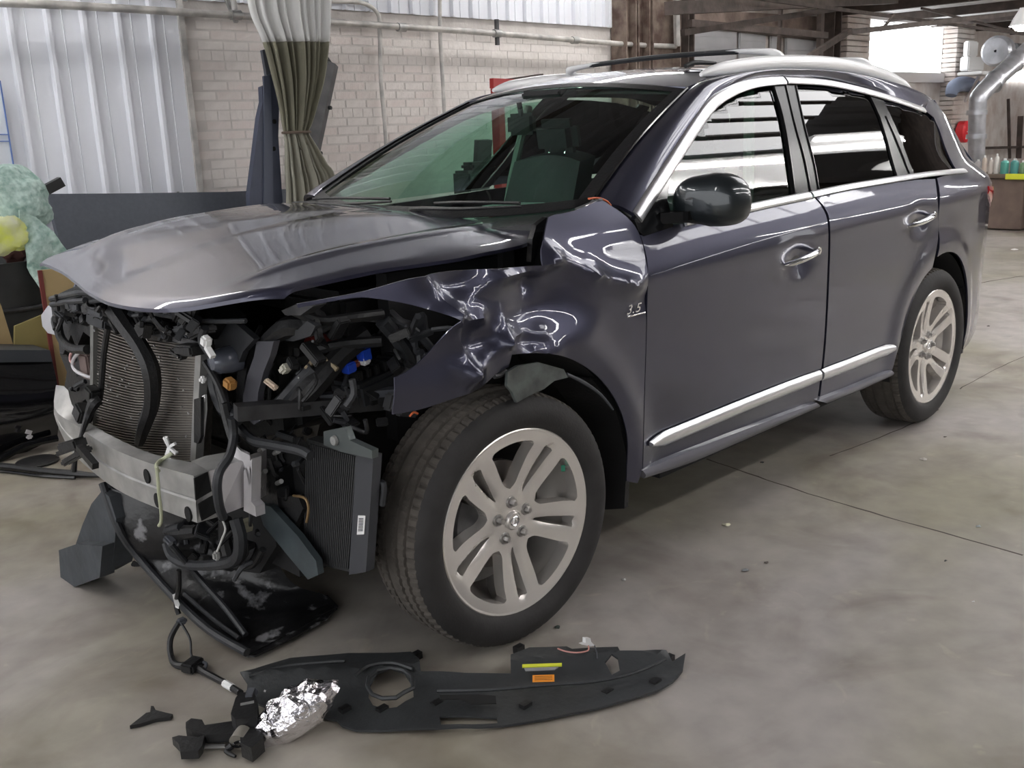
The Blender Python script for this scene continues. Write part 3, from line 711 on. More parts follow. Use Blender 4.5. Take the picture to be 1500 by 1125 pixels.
sail = sp([(928, 322), (945, 296), (960, 272), (972, 254), (982, 262), (976, 290), (985, 332), (942, 346), (934, 338)])
panel('mirror_sail', sail, BLACKG, car, step=.05, thick=.02, out=.004)
# --- windscreen, A pillars, roof
top_z = lambda y: 1.682-.20*y*y
WT = [at(*p) for p in ((1003, 133, 0, 1.335), (950, 131, 0, 1.30), (900, 130, 0, 1.285), (850, 131, 0, 1.275), (800, 133, 0, 1.28), (750, 137, 0, 1.29))]
WT = [Vector((1.335-.06*(1-(y/.6)**2), y, 1.665-.145*(y/.6)**2*.35)) for y in [-.6, -.48, -.36, -.24, -.12, 0, .12, .24, .36, .48, .6]]
WBt = [Vector((.52-.17*(1-(y/.77)**2)+.04*(abs(y)/.77)**4, y, 1.205+.04*(abs(y)/.77)**3)) for y in [-.77+1.54*i/12 for i in range(13)]]
bul = lambda u, v: tuple(Vector((-.03, 0, .035))*sin(pi*v)*1.0*sin(pi*(.15+.7*u)))
vs, tr = coons(WBt, WT, 28, 18, bul)
ws_o = MB().thick(vs, tr, (.003, 0, -.004)).build('windscreen', WGL, car, sharp=60)
ws_grid = lambda u, v: vs[int(round(u*28))*19+int(round(v*18))]
# black frit band and seal round the glass
near = [vs[0*19+j] for j in range(19)]; far = [vs[28*19+j] for j in range(19)]; botl = [vs[i*19] for i in range(29)]; topl = [vs[i*19+18] for i in range(29)]
up = Vector((-.003, 0, .004))
fr = MB()
for edge, inn in ((near, [vs[1*19+j] for j in range(19)]), (far, [vs[27*19+j] for j in range(19)]), (botl, [vs[i*19+1] for i in range(29)]), (topl, [Vector(vs[i*19+18]).lerp(Vector(vs[i*19+17]), .8) for i in range(29)])):
    e2 = [Vector(a)+up for a in edge]; i2 = [Vector(a)+up for a in inn]; n = len(e2)
    fr.thick(e2+i2, [(i, i+1, n+i+1, n+i) for i in range(n-1)], (.002, 0, -.003))
fr.build('windscreen_seal', BLACK, car)
# A pillars + roof side rail, both sides
INT = mat('pillar_trim', (.34, .36, .33), .8)
low_px = S([(930, 314), (950, 283), (981, 234), (1014, 182), (1040, 147), (1070, 128), (1100, 117), (1128, 113), (1160, 113), (1200, 114), (1240, 120), (1280, 131), (1325, 146), (1352, 158)], 3)
LOW = [(x, -W(x, z)-.001, z) for x, z in sp(low_px)]
RE = [(.57, -.772, 1.247)]+[tuple(Vector(a)+Vector((-.002, -.004, .004))) for a in near[1:]]
roofe = lambda x: -.60-.035*sin(min(1, max(0, (x-1.33)/1.5))*pi/2)+.05*max(0, (x-2.8)/.9)**2
roofz = lambda x: spl([(1.20, 1.61), (1.335, 1.638), (1.6, 1.672), (2.0, 1.69), (2.5, 1.684), (3.0, 1.65), (3.4, 1.60), (3.6, 1.56)], x)
RE += [(x, roofe(x), roofz(x)) for x in (1.42, 1.55, 1.75, 2.0, 2.3, 2.6, 2.9, 3.2, 3.45, 3.58)]
for sg in (1, -1):
    v3, t3 = coons(LOW, RE, 60, 8, lambda u, v: (-.012*sin(pi*v)*(1-u), -.016*sin(pi*v), .018*sin(pi*v)))
    v3 = [Vector((p.x, p.y*sg, p.z)) for p in v3]
    MB().thick(v3, t3, (.006, .01*sg, -.01)).build('roof_pillar', PAINT, car, sharp=60)
    iu = [Vector((p[0]+.01, (abs(p[1])-.012)*sg, p[2]-.014)) for p in RE[1:22]]; il = [Vector((p[0]+.015, (abs(p[1])-.075)*sg, p[2]-.035)) for p in RE[1:22]]
    lo_ = [Vector((p[0]+.02, (abs(p[1])-.03)*sg, p[2]-.012)) for p in LOW[:28]]
    v3, t3 = coons(lo_, iu, 24, 4); MB().thick(v3, t3, (.004, -.02*sg, -.01)).build('inner_pillar', INT, car)
    MB().tube([Vector((p[0], p[1]*sg, p[2]))+Vector((-.004, 0, .003)) for p in RE[1:19]], .005, 6, 1).build('pillar_seal', BLACKG, car)
# lower foot of the A pillar towards the wing
MB().thick(*coons([Vector((.30, -.87, 1.19)), Vector((.45, -.9, 1.21)), Vector((.62, -.905, 1.20))], [Vector((.42, -.74, 1.20)), Vector((.5, -.765, 1.235)), Vector((.60, -.79, 1.265))], 8, 4), (0, 0, -.01)).build('cowl_corner', BLACK, car)
def roof(u, v):
    x = 1.335+u*2.28; y = v*abs(roofe(x)); z = roofz(x)
    x2 = x-(.062*(1-v*v))*(1-u)**3+.05*(1-v*v)*u**4
    return (x2, y, z+(.042+.012*sin(pi*u))*(1-v*v)*(1 if u > .12 else .55+.45*u/.12)-.012*(1-u)**20)
vs_, tr_ = [], []
for i in range(41):
    for j in range(25): vs_.append(Vector(roof(i/40, -1+j/12)))
for i in range(40):
    for j in range(24): a = i*25+j; tr_.append((a, a+25, a+26, a+1))
MB().thick(vs_, tr_, (0, 0, -.008)).build('roof', PAINT, car, sharp=60)
# tailgate, closing the body behind
tg = []
prof = [(3.55, 1.56), (3.62, 1.45), (3.68, 1.34), (3.735, 1.22), (3.755, 1.16), (3.79, 1.05), (3.84, .88), (3.87, .72), (3.87, .55), (3.80, .36), (3.68, .26)]
vs_, tr_ = [], []
for i, (x, z) in enumerate(prof):
    for j in range(13):
        v = -1+j/6; vs_.append(Vector((x+.10*(1-v*v), v*(W(x, z)-.004), z+(.03*(1-v*v) if i == 0 else 0))))
for i in range(len(prof)-1):
    for j in range(12): a = i*13+j; tr_.append((a, a+13, a+14, a+1))
MB().thick(vs_, tr_, (-.01, 0, 0)).build('tailgate', PAINT, car)
# tail lamps
for sg in (-1, 1):
    mb = MB(); vs_, tr_ = [], []
    for i in range(9):
        u = i/8; x = 3.57+u*.25
        for j in range(6):
            v = j/5; z = 1.115-.02*u-(.115*(.35+.65*u))*v; vs_.append(Vector((x, sg*(W(x, z)+.012*sin(pi*min(1, u+.2)*.8)*sin(pi*(.1+.8*v))+.002), z)))
    for i in range(8):
        for j in range(5): a = i*6+j; tr_.append((a, a+6, a+7, a+1))
    MB().thick(vs_, tr_, (0, -.02*sg, 0)).build('tail_lamp', REDL, car)
# hood
zc = [(-.83, 1.078), (-.6, 1.140), (-.4, 1.188), (-.1, 1.228), (.2, 1.240), (.52, 1.218)]
zk = [(-.83, 1.075), (-.7, 1.105), (-.6, 1.128), (-.4, 1.164), (-.2, 1.184), (.1, 1.196), (.35, 1.198), (.52, 1.20)]
ze = [(-.83, 1.07), (-.7, 1.122), (-.55, 1.130), (-.38, 1.138), (-.19, 1.145), (.065, 1.157), (.26, 1.165), (.40, 1.19), (.52, 1.20)]
def hoodz(x, y):
    a = abs(y); return spl([(-.50, spl(zk, x)), (0, spl(zc, x)), (.50, spl(zk, x)), (.56, spl(zk, x)*.86+spl(ze, x)*.14), (.78, spl(ze, x)-.004)], a) if a > 0 else spl(zc, x)
front = lambda y: spl([(-.70, -.56), (-.67, -.61), (-.61, -.67), (-.52, -.725), (-.4, -.768), (-.2, -.785), (0, -.762), (.2, -.722), (.4, -.682), (.52, -.664), (.61, -.655), (.67, -.65), (.70, -.65)], y)
def hood(u, v):
    a = abs(v); hw = .70+.065*min(1, u/.6)-.035*max(0, (u-.85)/.15)**2-(.035*(1-u) if v > 0 else 0); y = v*hw
    xf = front(v*.70)+.0; xr = .52-.16*a**3
    x = xf+(xr-xf)*u
    z = hoodz(x, y)
    ex = spl([(-.8, 0), (-.62, .012), (-.47, .034), (-.24, .046), (0, .050), (.2, .05), (.52, .03)], x)
    if y > 0: z += ex*min(1, y/.42)*(1-.35*max(0, (y-.55)/.2))           # the far side sits higher
    z += .007*exp(-((abs(y)-.515)/.022)**2)*min(1, u*5)
    e = max(0, (a-.95)/.05); z -= .006*e*e
    if u < .04: z -= .012*((.04-u)/.04)**2
    z += .004*exp(-((x+.25)/.12)**2-((y+.72)/.1)**2)     # slight buckle on the near edge
    return (x, y, z)
vs_, tr_ = [], []; NU, NV = 60, 64
for i in range(NU+1):
    for j in range(NV+1): vs_.append(Vector(hood((i/NU), -1+2*j/NV)))
for i in range(NU):
    for j in range(NV): a = i*(NV+1)+j; tr_.append((a, a+NV+1, a+NV+2, a+1))
HP = PAINT
hood_o = MB().thick(vs_, tr_, (0, 0, -.010)).build('hood', HP, car, sharp=50)
# cowl tray, wipers
vs_, tr_ = coons([Vector((p.x-.16, p.y*1.0, p.z-.03)) for p in WBt], [Vector((p.x+.03, p.y, p.z-.002)) for p in WBt], 20, 4)
MB().thick(vs_, tr_, (0, 0, -.02)).build('cowl_tray', BLACK, car)
for yo, y1 in ((.70, .05), (-.05, -.62)):
    P0 = Vector((.42, yo, 1.235)); wp = MB().tube([Vector((.40, yo, 1.225)), Vector((.37, yo-.1, 1.238)), Vector((.36, y1+.25, 1.243)), Vector((.40, y1, 1.255))], [.012, .009, .007, .005], 6, 3).build('wiper_arm', BLACK, car)
    MB().tube([Vector((.42, yo-.12, 1.252)), Vector((.385, (yo+y1)/2, 1.262)), Vector((.41, y1+.02, 1.264))], .006, 6, 4).build('wiper_blade', BLACK, wp)
# roof rails and cross bars
RAILM = mat('rail_glare_white', (.92, .92, .93), .35, .0, coat=.5)  # glare on the silver rails put into a white base colour
for sg in (-1, 1):
    pts = [(1.46, .575, 1.672), (1.58, .58, 1.692), (1.85, .59, 1.715), (2.2, .60, 1.726), (2.6, .60, 1.718), (3.0, .59, 1.680), (3.25, .575, 1.638), (3.42, .56, 1.60)]
    rl = MB().tube([(a, sg*b, c) for a, b, c in pts], [.008, .026, .032, .033, .033, .032, .026, .006], 12, 5, flat=1.0).build('roof_rail', RAILM, car)
for x_, zz in ((1.98, 1.722), (2.78, 1.702)):
    cb = MB().tube([(x_+.06, -.585, zz), (x_+.03, -.575, zz+.035), (x_, -.535, zz+.050), (x_, -.35, zz+.062), (x_, 0, zz+.068), (x_, .35, zz+.062), (x_, .535, zz+.050), (x_+.03, .575, zz+.035), (x_+.06, .585, zz)],
              [.034, .028, .018, .012, .012, .012, .018, .028, .034], 10, 3, flat=.75).build('cross_bar', RAILM, car)
    MB().tube([(x_, -.42, zz+.060), (x_, 0, zz+.0685), (x_, .42, zz+.060)], .0135, 8, 4, flat=.85).build('bar_sleeve', DARK, cb)
ap = at(1004, 97, 1, -.38)
MB().tube([ap, ap+Vector((.05, -.01, .014)), ap+Vector((.16, -.04, .012))], [.010, .010, .007], 8, 3).build('roof_aerial', BLACK, car)
# door handles
for (hx, hz) in HANDLES:
    y0 = -W(hx, hz)-.010
    sg = -1
    def hp(dx, dy, dz): return (hx+dx, -W(hx+dx, hz)*1-.0+dy, hz+dz)
    h = MB().tube([(hx-.105, -.978+.012, hz-.022), (hx-.085, -.992, hz-.016), (hx-.04, -1.008, hz-.006), (hx+.03, -1.010, hz+.004), (hx+.085, -.997, hz+.010), (hx+.108, -.970, hz+.010)], [.008, .017, .020, .020, .017, .008], 12, 4, flat=.65).build('door_handle', CHROME, fd if hx < 2 else rd)
    MB().lathe([(.002, -.004), (.014, -.004), (.016, 0)], (hx+.088, -1.006, hz+.012), 'y', 14).build('lock_cover', CHROME, h)
    MB().lathe([(.001, 0), (.05, 0), (.056, .012)], (hx-.005, -W(hx, hz)-.003, hz+.01), 'y', 18).build('handle_recess', mat('recess', (.03, .03, .035), .3), h)
# badge 3.5
tc = bpy.data.curves.new('engine_badge', 'FONT'); tc.body = '3.5'; tc.size = .040; tc.extrude = .002; tc.shear = .35; tc.space_character = 1.1
to = bpy.data.objects.new('engine_badge', tc); COL.objects.link(to); dg = bpy.context.evaluated_depsgraph_get()
me_ = bpy.data.meshes.new_from_object(to.evaluated_get(dg)); bpy.data.objects.remove(to)
bx_, bz_ = side(914, 459)
ob = bpy.data.objects.new('engine_badge', me_); COL.objects.link(ob)
ob.parent = car; ob.matrix_parent_inverse = PINV['suv']
ob.matrix_world = Matrix.Translation((bx_, -WFn(bx_, bz_)-.004, bz_)) @ Matrix.Rotation(pi/2, 4, 'X') @ Matrix.Scale(1.35, 4, (1, 0, 0))
ob.matrix_basis = Matrix.Translation((bx_, -WFn(bx_+.04, bz_)-.008, bz_-.004)) @ Matrix.Rotation(pi/2, 4, 'X') @ Matrix.Diagonal((1.35, 1, 1, 1))
me_.materials.clear(); me_.materials.append(CHROME)
ribbon('badge_underline', [(bx_+.0, bz_-.010), (bx_+.09, bz_-.010)], .006, CHROME, ob if False else car, .012, .003)
# mirror
mc = Vector((.865, -1.035, 1.247))
mi = MB().box((.80, -.955, 1.205), (.07, .10, .03)).build('side_mirror', BLACKG, car, smooth=False)
def mirror_shape(back):
    bm_ = bmesh.new(); bmesh.ops.create_uvsphere(bm_, u_segments=32, v_segments=20, radius=1)
    for v in bm_.verts:
        x, y, z = v.co; f = lambda q, p: math.copysign(abs(q)**p, q)
        x, y, z = f(x, .8), f(y, .62), f(z, .66)
        x *= .075*(1.15 if x < 0 else .55); y *= .125; z *= .092 if z > 0 else .082
        z += .012*(y/.125)*0-.016*(-y/.125)**2*(1 if z > 0 else -.2); x += .03*(-y/.125)*.6
        if -y < 0: z *= .94
        v.co = (x, y, z)
    m_ = MB().add([v.co+mc for v in bm_.verts], [[v.index for v in f.verts] for f in bm_.faces]); bm_.free(); return m_
mirror_shape(0).build('mirror_shell', MIRP, mi)
mm = MB(); mm.lathe([(.001, .040), (.066, .041), (.068, .036)], mc, 'x', 24, fn=None); mm.build('mirror_glass', CHROME, mi)
MB().tube([mc+Vector((-.03, .1, -.05)), mc+Vector((-.03, 0, -.062)), mc+Vector((-.0, -.10, -.052))], [.012, .016, .010], 8, 3).build('mirror_base_trim', BLACK, mi)
MB().beam((.74, -.90, 1.20), (.86, -1.0, 1.20), .10, .035).build('mirror_arm', BLACKG, mi, smooth=False)

# --- wheels
def wheel(cx, cy, steer, slot0, near=True, nm='wheel'):
    c = (0, 0, 0)
    # y negative = outside
    n = 320
    tp_ = [(.279, -.098), (.285, -.108), (.300, -.119), (.322, -.124), (.345, -.120), (.362, -.110), (.374, -.098)]
    tr1 = [(.379, -.088), (.382, -.072), (.374, -.070), (.374, -.062), (.3835, -.060), (.384, -.034), (.375, -.032), (.375, -.022), (.3845, -.020), (.3845, .0)]
    prof = tp_+tr1; prof = prof+[(r, -h) for r, h in reversed(prof[:-1])]
    L = len(prof)
    def fn(i, j, r, h):
        if j in (6, 7, 8) or j in (L-7, L-8, L-9):
            if i % 4 == 0: r -= .008 if j not in (6, L-7) else .003
        if r > .383 and j in (11, 12, 15, 16, L-12, L-13): 
            if (i+(0 if j in (11, L-12) else 2)) % 4 == 0: r -= .004
        return r, h
    rim = MB()
    # barrel
    rim.lathe([(.283, -.104), (.286, -.098), (.281, -.092), (.268, -.086), (.258, -.075), (.250, -.03), (.235, .02), (.235, .07), (.262, .10), (.28, .105)], c, 'y', 72)
    rim.lathe([(.2835, -.103), (.279, -.106), (.273, -.104), (.270, -.096), (.256, -.075)], c, 'y', 72)
    # spoke face : disc with openings
    outer = [(.274*cos(radians(a)), .274*sin(radians(a))) for a in range(0, 360, 4)]
    holes = []
    def P(r, a): return (r*cos(radians(a)), r*sin(radians(a)))
    for k in range(5):
        a = slot0+72*k
        def off(r, t): u = Vector(P(1, a)); v = Vector((-u.y, u.x)); q = u*r+v*t; return (q.x, q.y)
        holes.append([off(.090, -.002), off(.12, -.007), off(.15, -.011), off(.20, -.015), off(.234, -.018), off(.239, -.012), off(.240, .0), off(.239, .012), off(.234, .018), off(.20, .015), off(.15, .011), off(.12, .007), off(.090, .002)])
        b = a+36
        def of2(r, t): u = Vector(P(1, b)); v = Vector((-u.y, u.x)); q = u*r+v*t; return (q.x, q.y)
        big = S([of2(.098, 0), of2(.112, .021), of2(.15, .041), of2(.19, .061), of2(.220, .080)], 3)
        end = S([of2(.220, .080), of2(.233, .072), of2(.242, .038), of2(.245, 0), of2(.242, -.038), of2(.233, -.072), of2(.220, -.080)], 3)[1:]
        bk = S([of2(.220, -.080), of2(.19, -.061), of2(.15, -.041), of2(.112, -.021), of2(.098, 0)], 3)[1:-1]
        holes.append(big+end+bk)
    v2, t2 = fill(outer, .013, holes)
    def depth(x, z):
        r = math.hypot(x, z); a = math.degrees(math.atan2(z, x)); y = spl([(0, -.075), (.05, -.074), (.075, -.072), (.13, -.076), (.2, -.090), (.24, -.101), (.274, -.104)], r)
        d = abs((a-slot0+36) % 72-36); # angle from pair centre
        if r > .06 and r < .25: y += .012*(1-min(1, d*radians(1)*r/.020))*min(1, (r-.06)/.05)
        return y
    vs3 = [Vector((x, depth(x, z), z)) for x, z in v2]
    rim.thick(vs3, t2, (0, .045, 0))
    o = rim.build(nm, WHEEL, car, sharp=32)
    kids = []
    kids.append(MB().lathe(prof, c, 'y', n, fn=fn).build('tyre', RUB, o, sharp=30))
    kids[0].data.materials.append(TREAD)
    for p_ in kids[0].data.polygons:
        rr = sum(math.hypot(kids[0].data.vertices[i].co.x, kids[0].data.vertices[i].co.z) for i in p_.vertices)/len(p_.vertices)
        if rr > .372: p_.material_index = 1
    if near:
        for k in range(5):
            a = slot0+36+72*k; q = P(.057, a)
            kids.append(MB().lathe([(.018, 0), (.018, -.004), (.012, -.006)], (q[0], -.074, q[1]), 'y', 12).lathe([(.0001, -.026), (.008, -.025), (.0108, -.020), (.011, 0)], (q[0], -.070, q[1]), 'y', 6).build('lug_nut', STEELD if k % 2 == 9 else mat('nut', (.42, .41, .40), .3, .9), o))
        kids.append(MB().lathe([(.0001, -.014), (.024, -.013), (.029, -.008), (.030, 0)], (0, -.072, 0), 'y', 24).build('centre_cap', WHEEL, o))
        kids.append(MB().lathe([(.014, -.002), (.0165, -.0035), (.019, -.002)], (0, -.085, 0), 'y', 24, fn=lambda i, j, r, h: (r*(1-.22*abs(sin(2*pi*i/24))), h)).beam((-.006, -.086, -.010), (0, -.087, .010), .003, .002).beam((.006, -.086, -.010), (0, -.087, .010), .003, .002).build('cap_emblem', CHROME, o))
    kids.append(MB().lathe([(.07, -.0), (.165, -.0), (.165, .022), (.07, .022)], (0, .0, 0), 'y', 40).build('brake_disc', mat('disc', (.30, .28, .27), .35, .8), o))
    kids.append(MB().lathe([(.001, -.03), (.07, -.03), (.075, .03), (.05, .05)], (0, .0, 0), 'y', 24).build('hub', STEELD, o))
    kids.append(MB().lathe([(.10, -.035), (.175, -.035), (.185, -.02), (.185, .05), (.10, .05)], (0, 0, 0), 'y', 10, a0=radians(150), a1=radians(215)).build('brake_caliper', STEELD, o))
    M = Matrix.Translation((cx, cy, .3845)) @ Matrix.Rotation(steer, 4, 'Z')
    for q_ in [o]+kids: q_.data.transform(M)
    return o
YO = .855
w1 = wheel(0, -YO, radians(-3.5), -88)
w2 = wheel(2.9, -YO, 0, 180)
# far wheels, turned to face outwards
def farwheel(cx, steer):
    o = wheel(0, 0, 0, 20, near=False)
    M = Matrix.Translation((cx, YO, .3845)) @ Matrix.Rotation(pi+steer, 4, 'Z') @ Matrix.Translation((0, 0, -.3845))
    for q_ in [o]+[c for c in bpy.data.objects if c.parent == o]: q_.data.transform(M)
farwheel(0, radians(-3.5)); farwheel(2.9, 0)
w1['label'] = 'front wheel, closest to the camera'
MB().beam((.205, -.945, .50), (.198, -.952, .485), .012, .01).build('weight_tab', mat('green_tab', (.03, .25, .15), .5), w1, smooth=False)
# --- body core, floor pan, liners
CORE = mat('underbody', (.012, .012, .013), .85)
MB().box((2.0, 0, .36), (2.3, 1.66, .22)).box((2.0, 0, .60), (3.4, 1.2, .4)).box((3.55, 0, .52), (.72, 1.5, .5)).build('floor_pan', CORE, car, smooth=False)
def liner(cx, r, sg, a0, a1, y0, y1, m, nm):
    prof_ = [(r, y0), (r+.01, (y0+y1)/2), (r, y1)]
    MB().lathe([(r, sg*y0), (r, sg*y1)], (cx, 0, .40), 'y', 24, radians(a0), radians(a1)).lathe([(r, sg*y1), (.1, sg*y1)], (cx, 0, .40), 'y', 24, radians(a0), radians(a1)).build(nm, m, car)
for sg in (-1, 1):
    liner(2.93, .45, sg, -15, 195, .935, .64, CORE, 'wheel_arch_liner')
    liner(.05, .475, sg, -8, 100 if sg < 0 else 180, .925, .62, mat('liner', (.018, .017, .016), .8, bump=.2, bscale=30), 'wheel_arch_liner')
def liner_side(sg): pass
# mud flap behind the near front wheel
MB().thick(*coons([(.36, -.935, .74), (.46, -.945, .62), (.51, -.95, .45), (.50, -.945, .27)], [(.30, -.80, .74), (.42, -.78, .62), (.47, -.78, .45), (.47, -.8, .235)], 10, 4), (.02, 0, 0)).build('mud_guard', BLACK, car)
MB().thick(*coons([(3.31, -.93, .62), (3.37, -.93, .45), (3.36, -.93, .26)], [(3.30, -.80, .62), (3.35, -.78, .45), (3.35, -.8, .22)], 8, 4), (.02, 0, 0)).build('mud_guard', BLACK, car)
# --- interior
SEAT = LEATHER
def seat(x, y):
    s_ = MB().bbox((x, y, .72), (.50, .50, .14), b=.05).build('seat', SEAT, car)
    vs_, tr_ = coons([(x+.20, y-.24, .76), (x+.20, y+.24, .76)], [(x+.42, y-.21, 1.34), (x+.42, y+.21, 1.34)], 10, 10, lambda u, v: (.03*(2*abs(u-.5))**2*-1, 0, .03*sin(pi*u)*v))
    MB().thick(vs_, tr_, (.11, 0, .02)).build('backrest', SEAT, s_)
    MB().bbox((x+.48, y, 1.45), (.10, .26, .17), rot=(0, -.15, 0), b=.04).build('headrest', SEAT, s_)
    for q in (-.05, .05): MB().tube([(x+.45, y+q, 1.32), (x+.475, y+q, 1.40)], .006, 6, 0).build('headrest_post', CHROME, s_)
for x, y in ((1.22, -.39), (1.22, .39), (2.1, -.42), (2.1, .42)): seat(x, y)
MB().bbox((2.1, 0, .72), (.5, 1.3, .14), b=.05).bbox((3.0, 0, .95), (.14, 1.25, .55), b=.05).build('rear_bench', SEAT, car)
vs_, tr_ = coons([Vector((p.x+.03, p.y*.97, p.z-.03)) for p in WBt], [Vector((.98, -.74+1.48*i/12, 1.13+.03*exp(-((-.74+1.48*i/12+.36)/.2)**2))) for i in range(13)], 24, 8, lambda u, v: (0, 0, .02*sin(pi*v)))
db = MB().thick(vs_, tr_, (0, 0, -.2)).build('dashboard', DASH, car)
MB().bbox((.95, 0, .85), (.25, .3, .45), b=.04).build('centre_console', DASH, car)
sw = MB()
sc_ = Vector((1.02, -.37, 1.045)); R_ = Euler((0, radians(-65), 0)).to_matrix()
ring = [sc_+R_@Vector((.185*cos(a), .185*sin(a), 0)) for a in [2*pi*i/24 for i in range(25)]]
st = MB().tube(ring, .015, 8, 1).build('steering_wheel', LEATHER, car)
MB().beam(sc_+R_@Vector((0, -.18, 0)), sc_+R_@Vector((0, .18, 0)), .05, .02).beam(sc_, sc_+R_@Vector((-.18, 0, 0)), .05, .02).build('wheel_spokes', LEATHER, st, smooth=False)
rvp = at(764, 182, 0, 1.06)
mr = MB().bbox(rvp, (.03, .21, .085), rot=(0, 0, -.3), b=.015).build('rear_view_mirror', BLACK, car)
MB().tube([rvp+Vector((0, 0, .03)), rvp+Vector((-.01, 0, .085))], .012, 6, 0).build('mirror_stem', BLACK, mr)
MB().bbox((1.22, -.0, 1.63), (.12, .22, .03), b=.01).build('overhead_console', DASH, car)
MB().prism([at(a, b, 2, 1.172) for a, b in ((706, 302), (745, 297), (795, 297), (824, 301), (780, 306), (740, 306))], (0, 0, .002)).build('paper_sheet', PAPER, car, smooth=False)
vs_, tr_ = [], []
for i in range(13):
    for j in range(13):
        u, v = i/12, -1+j/6; p_ = roof(.04+u*.9, v*.97); vs_.append(Vector((p_[0], p_[1], p_[2]-.045)))
for i in range(12):
    for j in range(12): a = i*13+j; tr_.append((a, a+13, a+14, a+1))
MB().thick(vs_, tr_, (0, 0, -.01)).build('headliner', mat('headliner', (.16, .16, .155), .9), car)
for y in (-.55, .55):
    MB().tube([(1.60, y*1.25, .95), (1.66, y*1.22, 1.25), (1.74, y*1.12, 1.60)], [.05, .045, .04], 8, 3, flat=.5).build('inner_pillar', mat('inner_trim', (.30, .34, .30), .8), car)

# ------------------------------------------------------------------ stripped front end (parts of the car)
def AX(pts, ax, v): return [at(a, b, ax, v) for a, b in pts]
def slab(name, px, ax, v, off, m, parent=car, smooth=False, **t): return MB().prism(AX(px, ax, v), off).build(name, m, parent, smooth=smooth, **t)
def hose(name, px, ax, v, r, m=BLACK, parent=car, n=8, k=4, **t):
    vv = v if isinstance(v, (list, tuple)) else [v]*len(px)
    return MB().tube([at(a, b, ax, q) for (a, b), q in zip(px, vv)], r, n, k).build(name, m, parent, **t)
# bumper beam
def mixpts(l, k): return [Vector(p) for p in S([tuple(at(a, b, ax, v)) for a, b, ax, v in l], k)]
Ft = mixpts([(79, 590, 1, .645), (84, 606, 1, .57), (112, 625, 1, .36), (159, 656, 2, .625), (221, 681, 2, .62), (284, 699, 2, .62)], 6)
Fb = mixpts([(79, 606, 1, .645), (84, 622, 1, .60), (100, 655, 1, .50), (121, 678, 1, .38), (159, 709, 2, .487), (194, 729, 2, .485), (243, 749, 2, .485), (289, 766, 2, .485)], 4)
Bt = mixpts([(82, 564, 1, .66), (98, 568, 1, .61), (105, 592, 1, .54), (123, 613, 1, .44), (159, 636, 2, .635), (221, 664, 2, .627), (280, 677, 2, .625)], 5)
def rsm(pl, n):
    vs_, _ = coons(pl, pl, n, 1); return [vs_[i*2] for i in range(n+1)]
nb = 30; Ft, Fb, Bt = rsm(Ft, nb), rsm(Fb, nb), rsm(Bt, nb)
vs_ = []; fs_ = []
for i in range(nb+1):
    d = Bt[i]-Ft[i]; ring_ = [Ft[i]+Vector((0, 0, .004)), Ft[i], Ft[i].lerp(Fb[i], .46), Ft[i].lerp(Fb[i], .5)+Vector((.004, 0, 0)), Ft[i].lerp(Fb[i], .54), Fb[i], Fb[i]+d*.9, Bt[i]]
    vs_ += ring_
    if i: o = (i-1)*8; fs_ += [(o+k, o+(k+1) % 8, o+8+(k+1) % 8, o+8+k) for k in range(8)]
fs_ += [tuple(range(8)), tuple(range(len(vs_)-8, len(vs_)))]
beam = MB().add(vs_, fs_).build('bumper_beam', ALU, car, sharp=30, label='bare bent aluminium bumper beam')
E0t, E0b = Ft[-1], Fb[-1]
E1t, E1b = at(306, 690, 2, .62), at(320, 757, 2, .485)
E2t, E2b = at(358, 673, 2, .63), at(358, 742, 2, .487)
bk_ = Vector((.09, .03, 0))
MB().prism([E0t, E1t, E1b, E0b], bk_).build('beam_end', ALU, beam, smooth=False)
MB().prism([E1t, E2t, E2b, E1b], bk_).build('beam_end_plate', ALUW, beam, smooth=False, label='pale end plate of the beam')
MB().prism([E0t+Vector((0, 0, .003)), Bt[-1]+Vector((0, 0, .003)), at(300, 668, 2, .63), at(345, 660, 2, .64), E2t, E1t], (0, 0, -.004)).build('beam_top_plate', ALU, beam, smooth=False)
def onface(a, b, c, d, us, out=.002):           # quad patch on the face a(top-left) b(top-right) c(bottom-right) d(bottom-left)
    n = (b-a).cross(d-a).normalized()
    if n.dot(CP-a) < 0: n = -n
    f = lambda u, v: a.lerp(b, u).lerp(d.lerp(c, u), v)+n*out
    return [f(u, v) for u, v in us], n
HOLE = mat('hole_shade_black', (.006, .006, .006), .9)  # black plates laid on surfaces, painting the shade inside openings
for us in ([(.0, .02), (.9, .0), (.9, .42), (.0, .50)], [(.12, .60), (.92, .52), (.92, .90), (.2, .98)]):
    q, nn = onface(E0t, E1t, E1b, E0b, us); MB().prism(q, nn*-.004).build('beam_hole', HOLE, beam, smooth=False)
for i_, v_ in ((24, .30), (25, .8), (29, .86)):
    a_, b_ = Ft[i_], Fb[i_]; P = a_.lerp(b_, v_)
    rg = [P+Vector((0, .017*cos(t), .022*sin(t)))+Vector((-.004, 0, 0)) for t in [2*pi*k/14 for k in range(14)]]
    MB().prism(rg, (.006, 0, 0)).build('beam_hole', HOLE, beam, smooth=False)
slab('beam_flange', [(341, 647), (352, 660), (366, 667), (369, 706), (365, 712), (360, 690), (356, 676), (336, 668)], 0, -.60, (.012, .02, 0), ALUW, beam)
slab('beam_flange', [(357, 690), (369, 672), (368, 735), (374, 742), (375, 757), (357, 748)], 0, -.60, (.03, .0, 0), ALUW, beam)
hose('cable_tie', [(232, 690), (229, 682), (236, 674), (246, 668), (252, 664)], 0, [-.785, -.775, -.74, -.73, -.72], .006, mat('yellowed_strap', (.45, .47, .33), .6), beam)
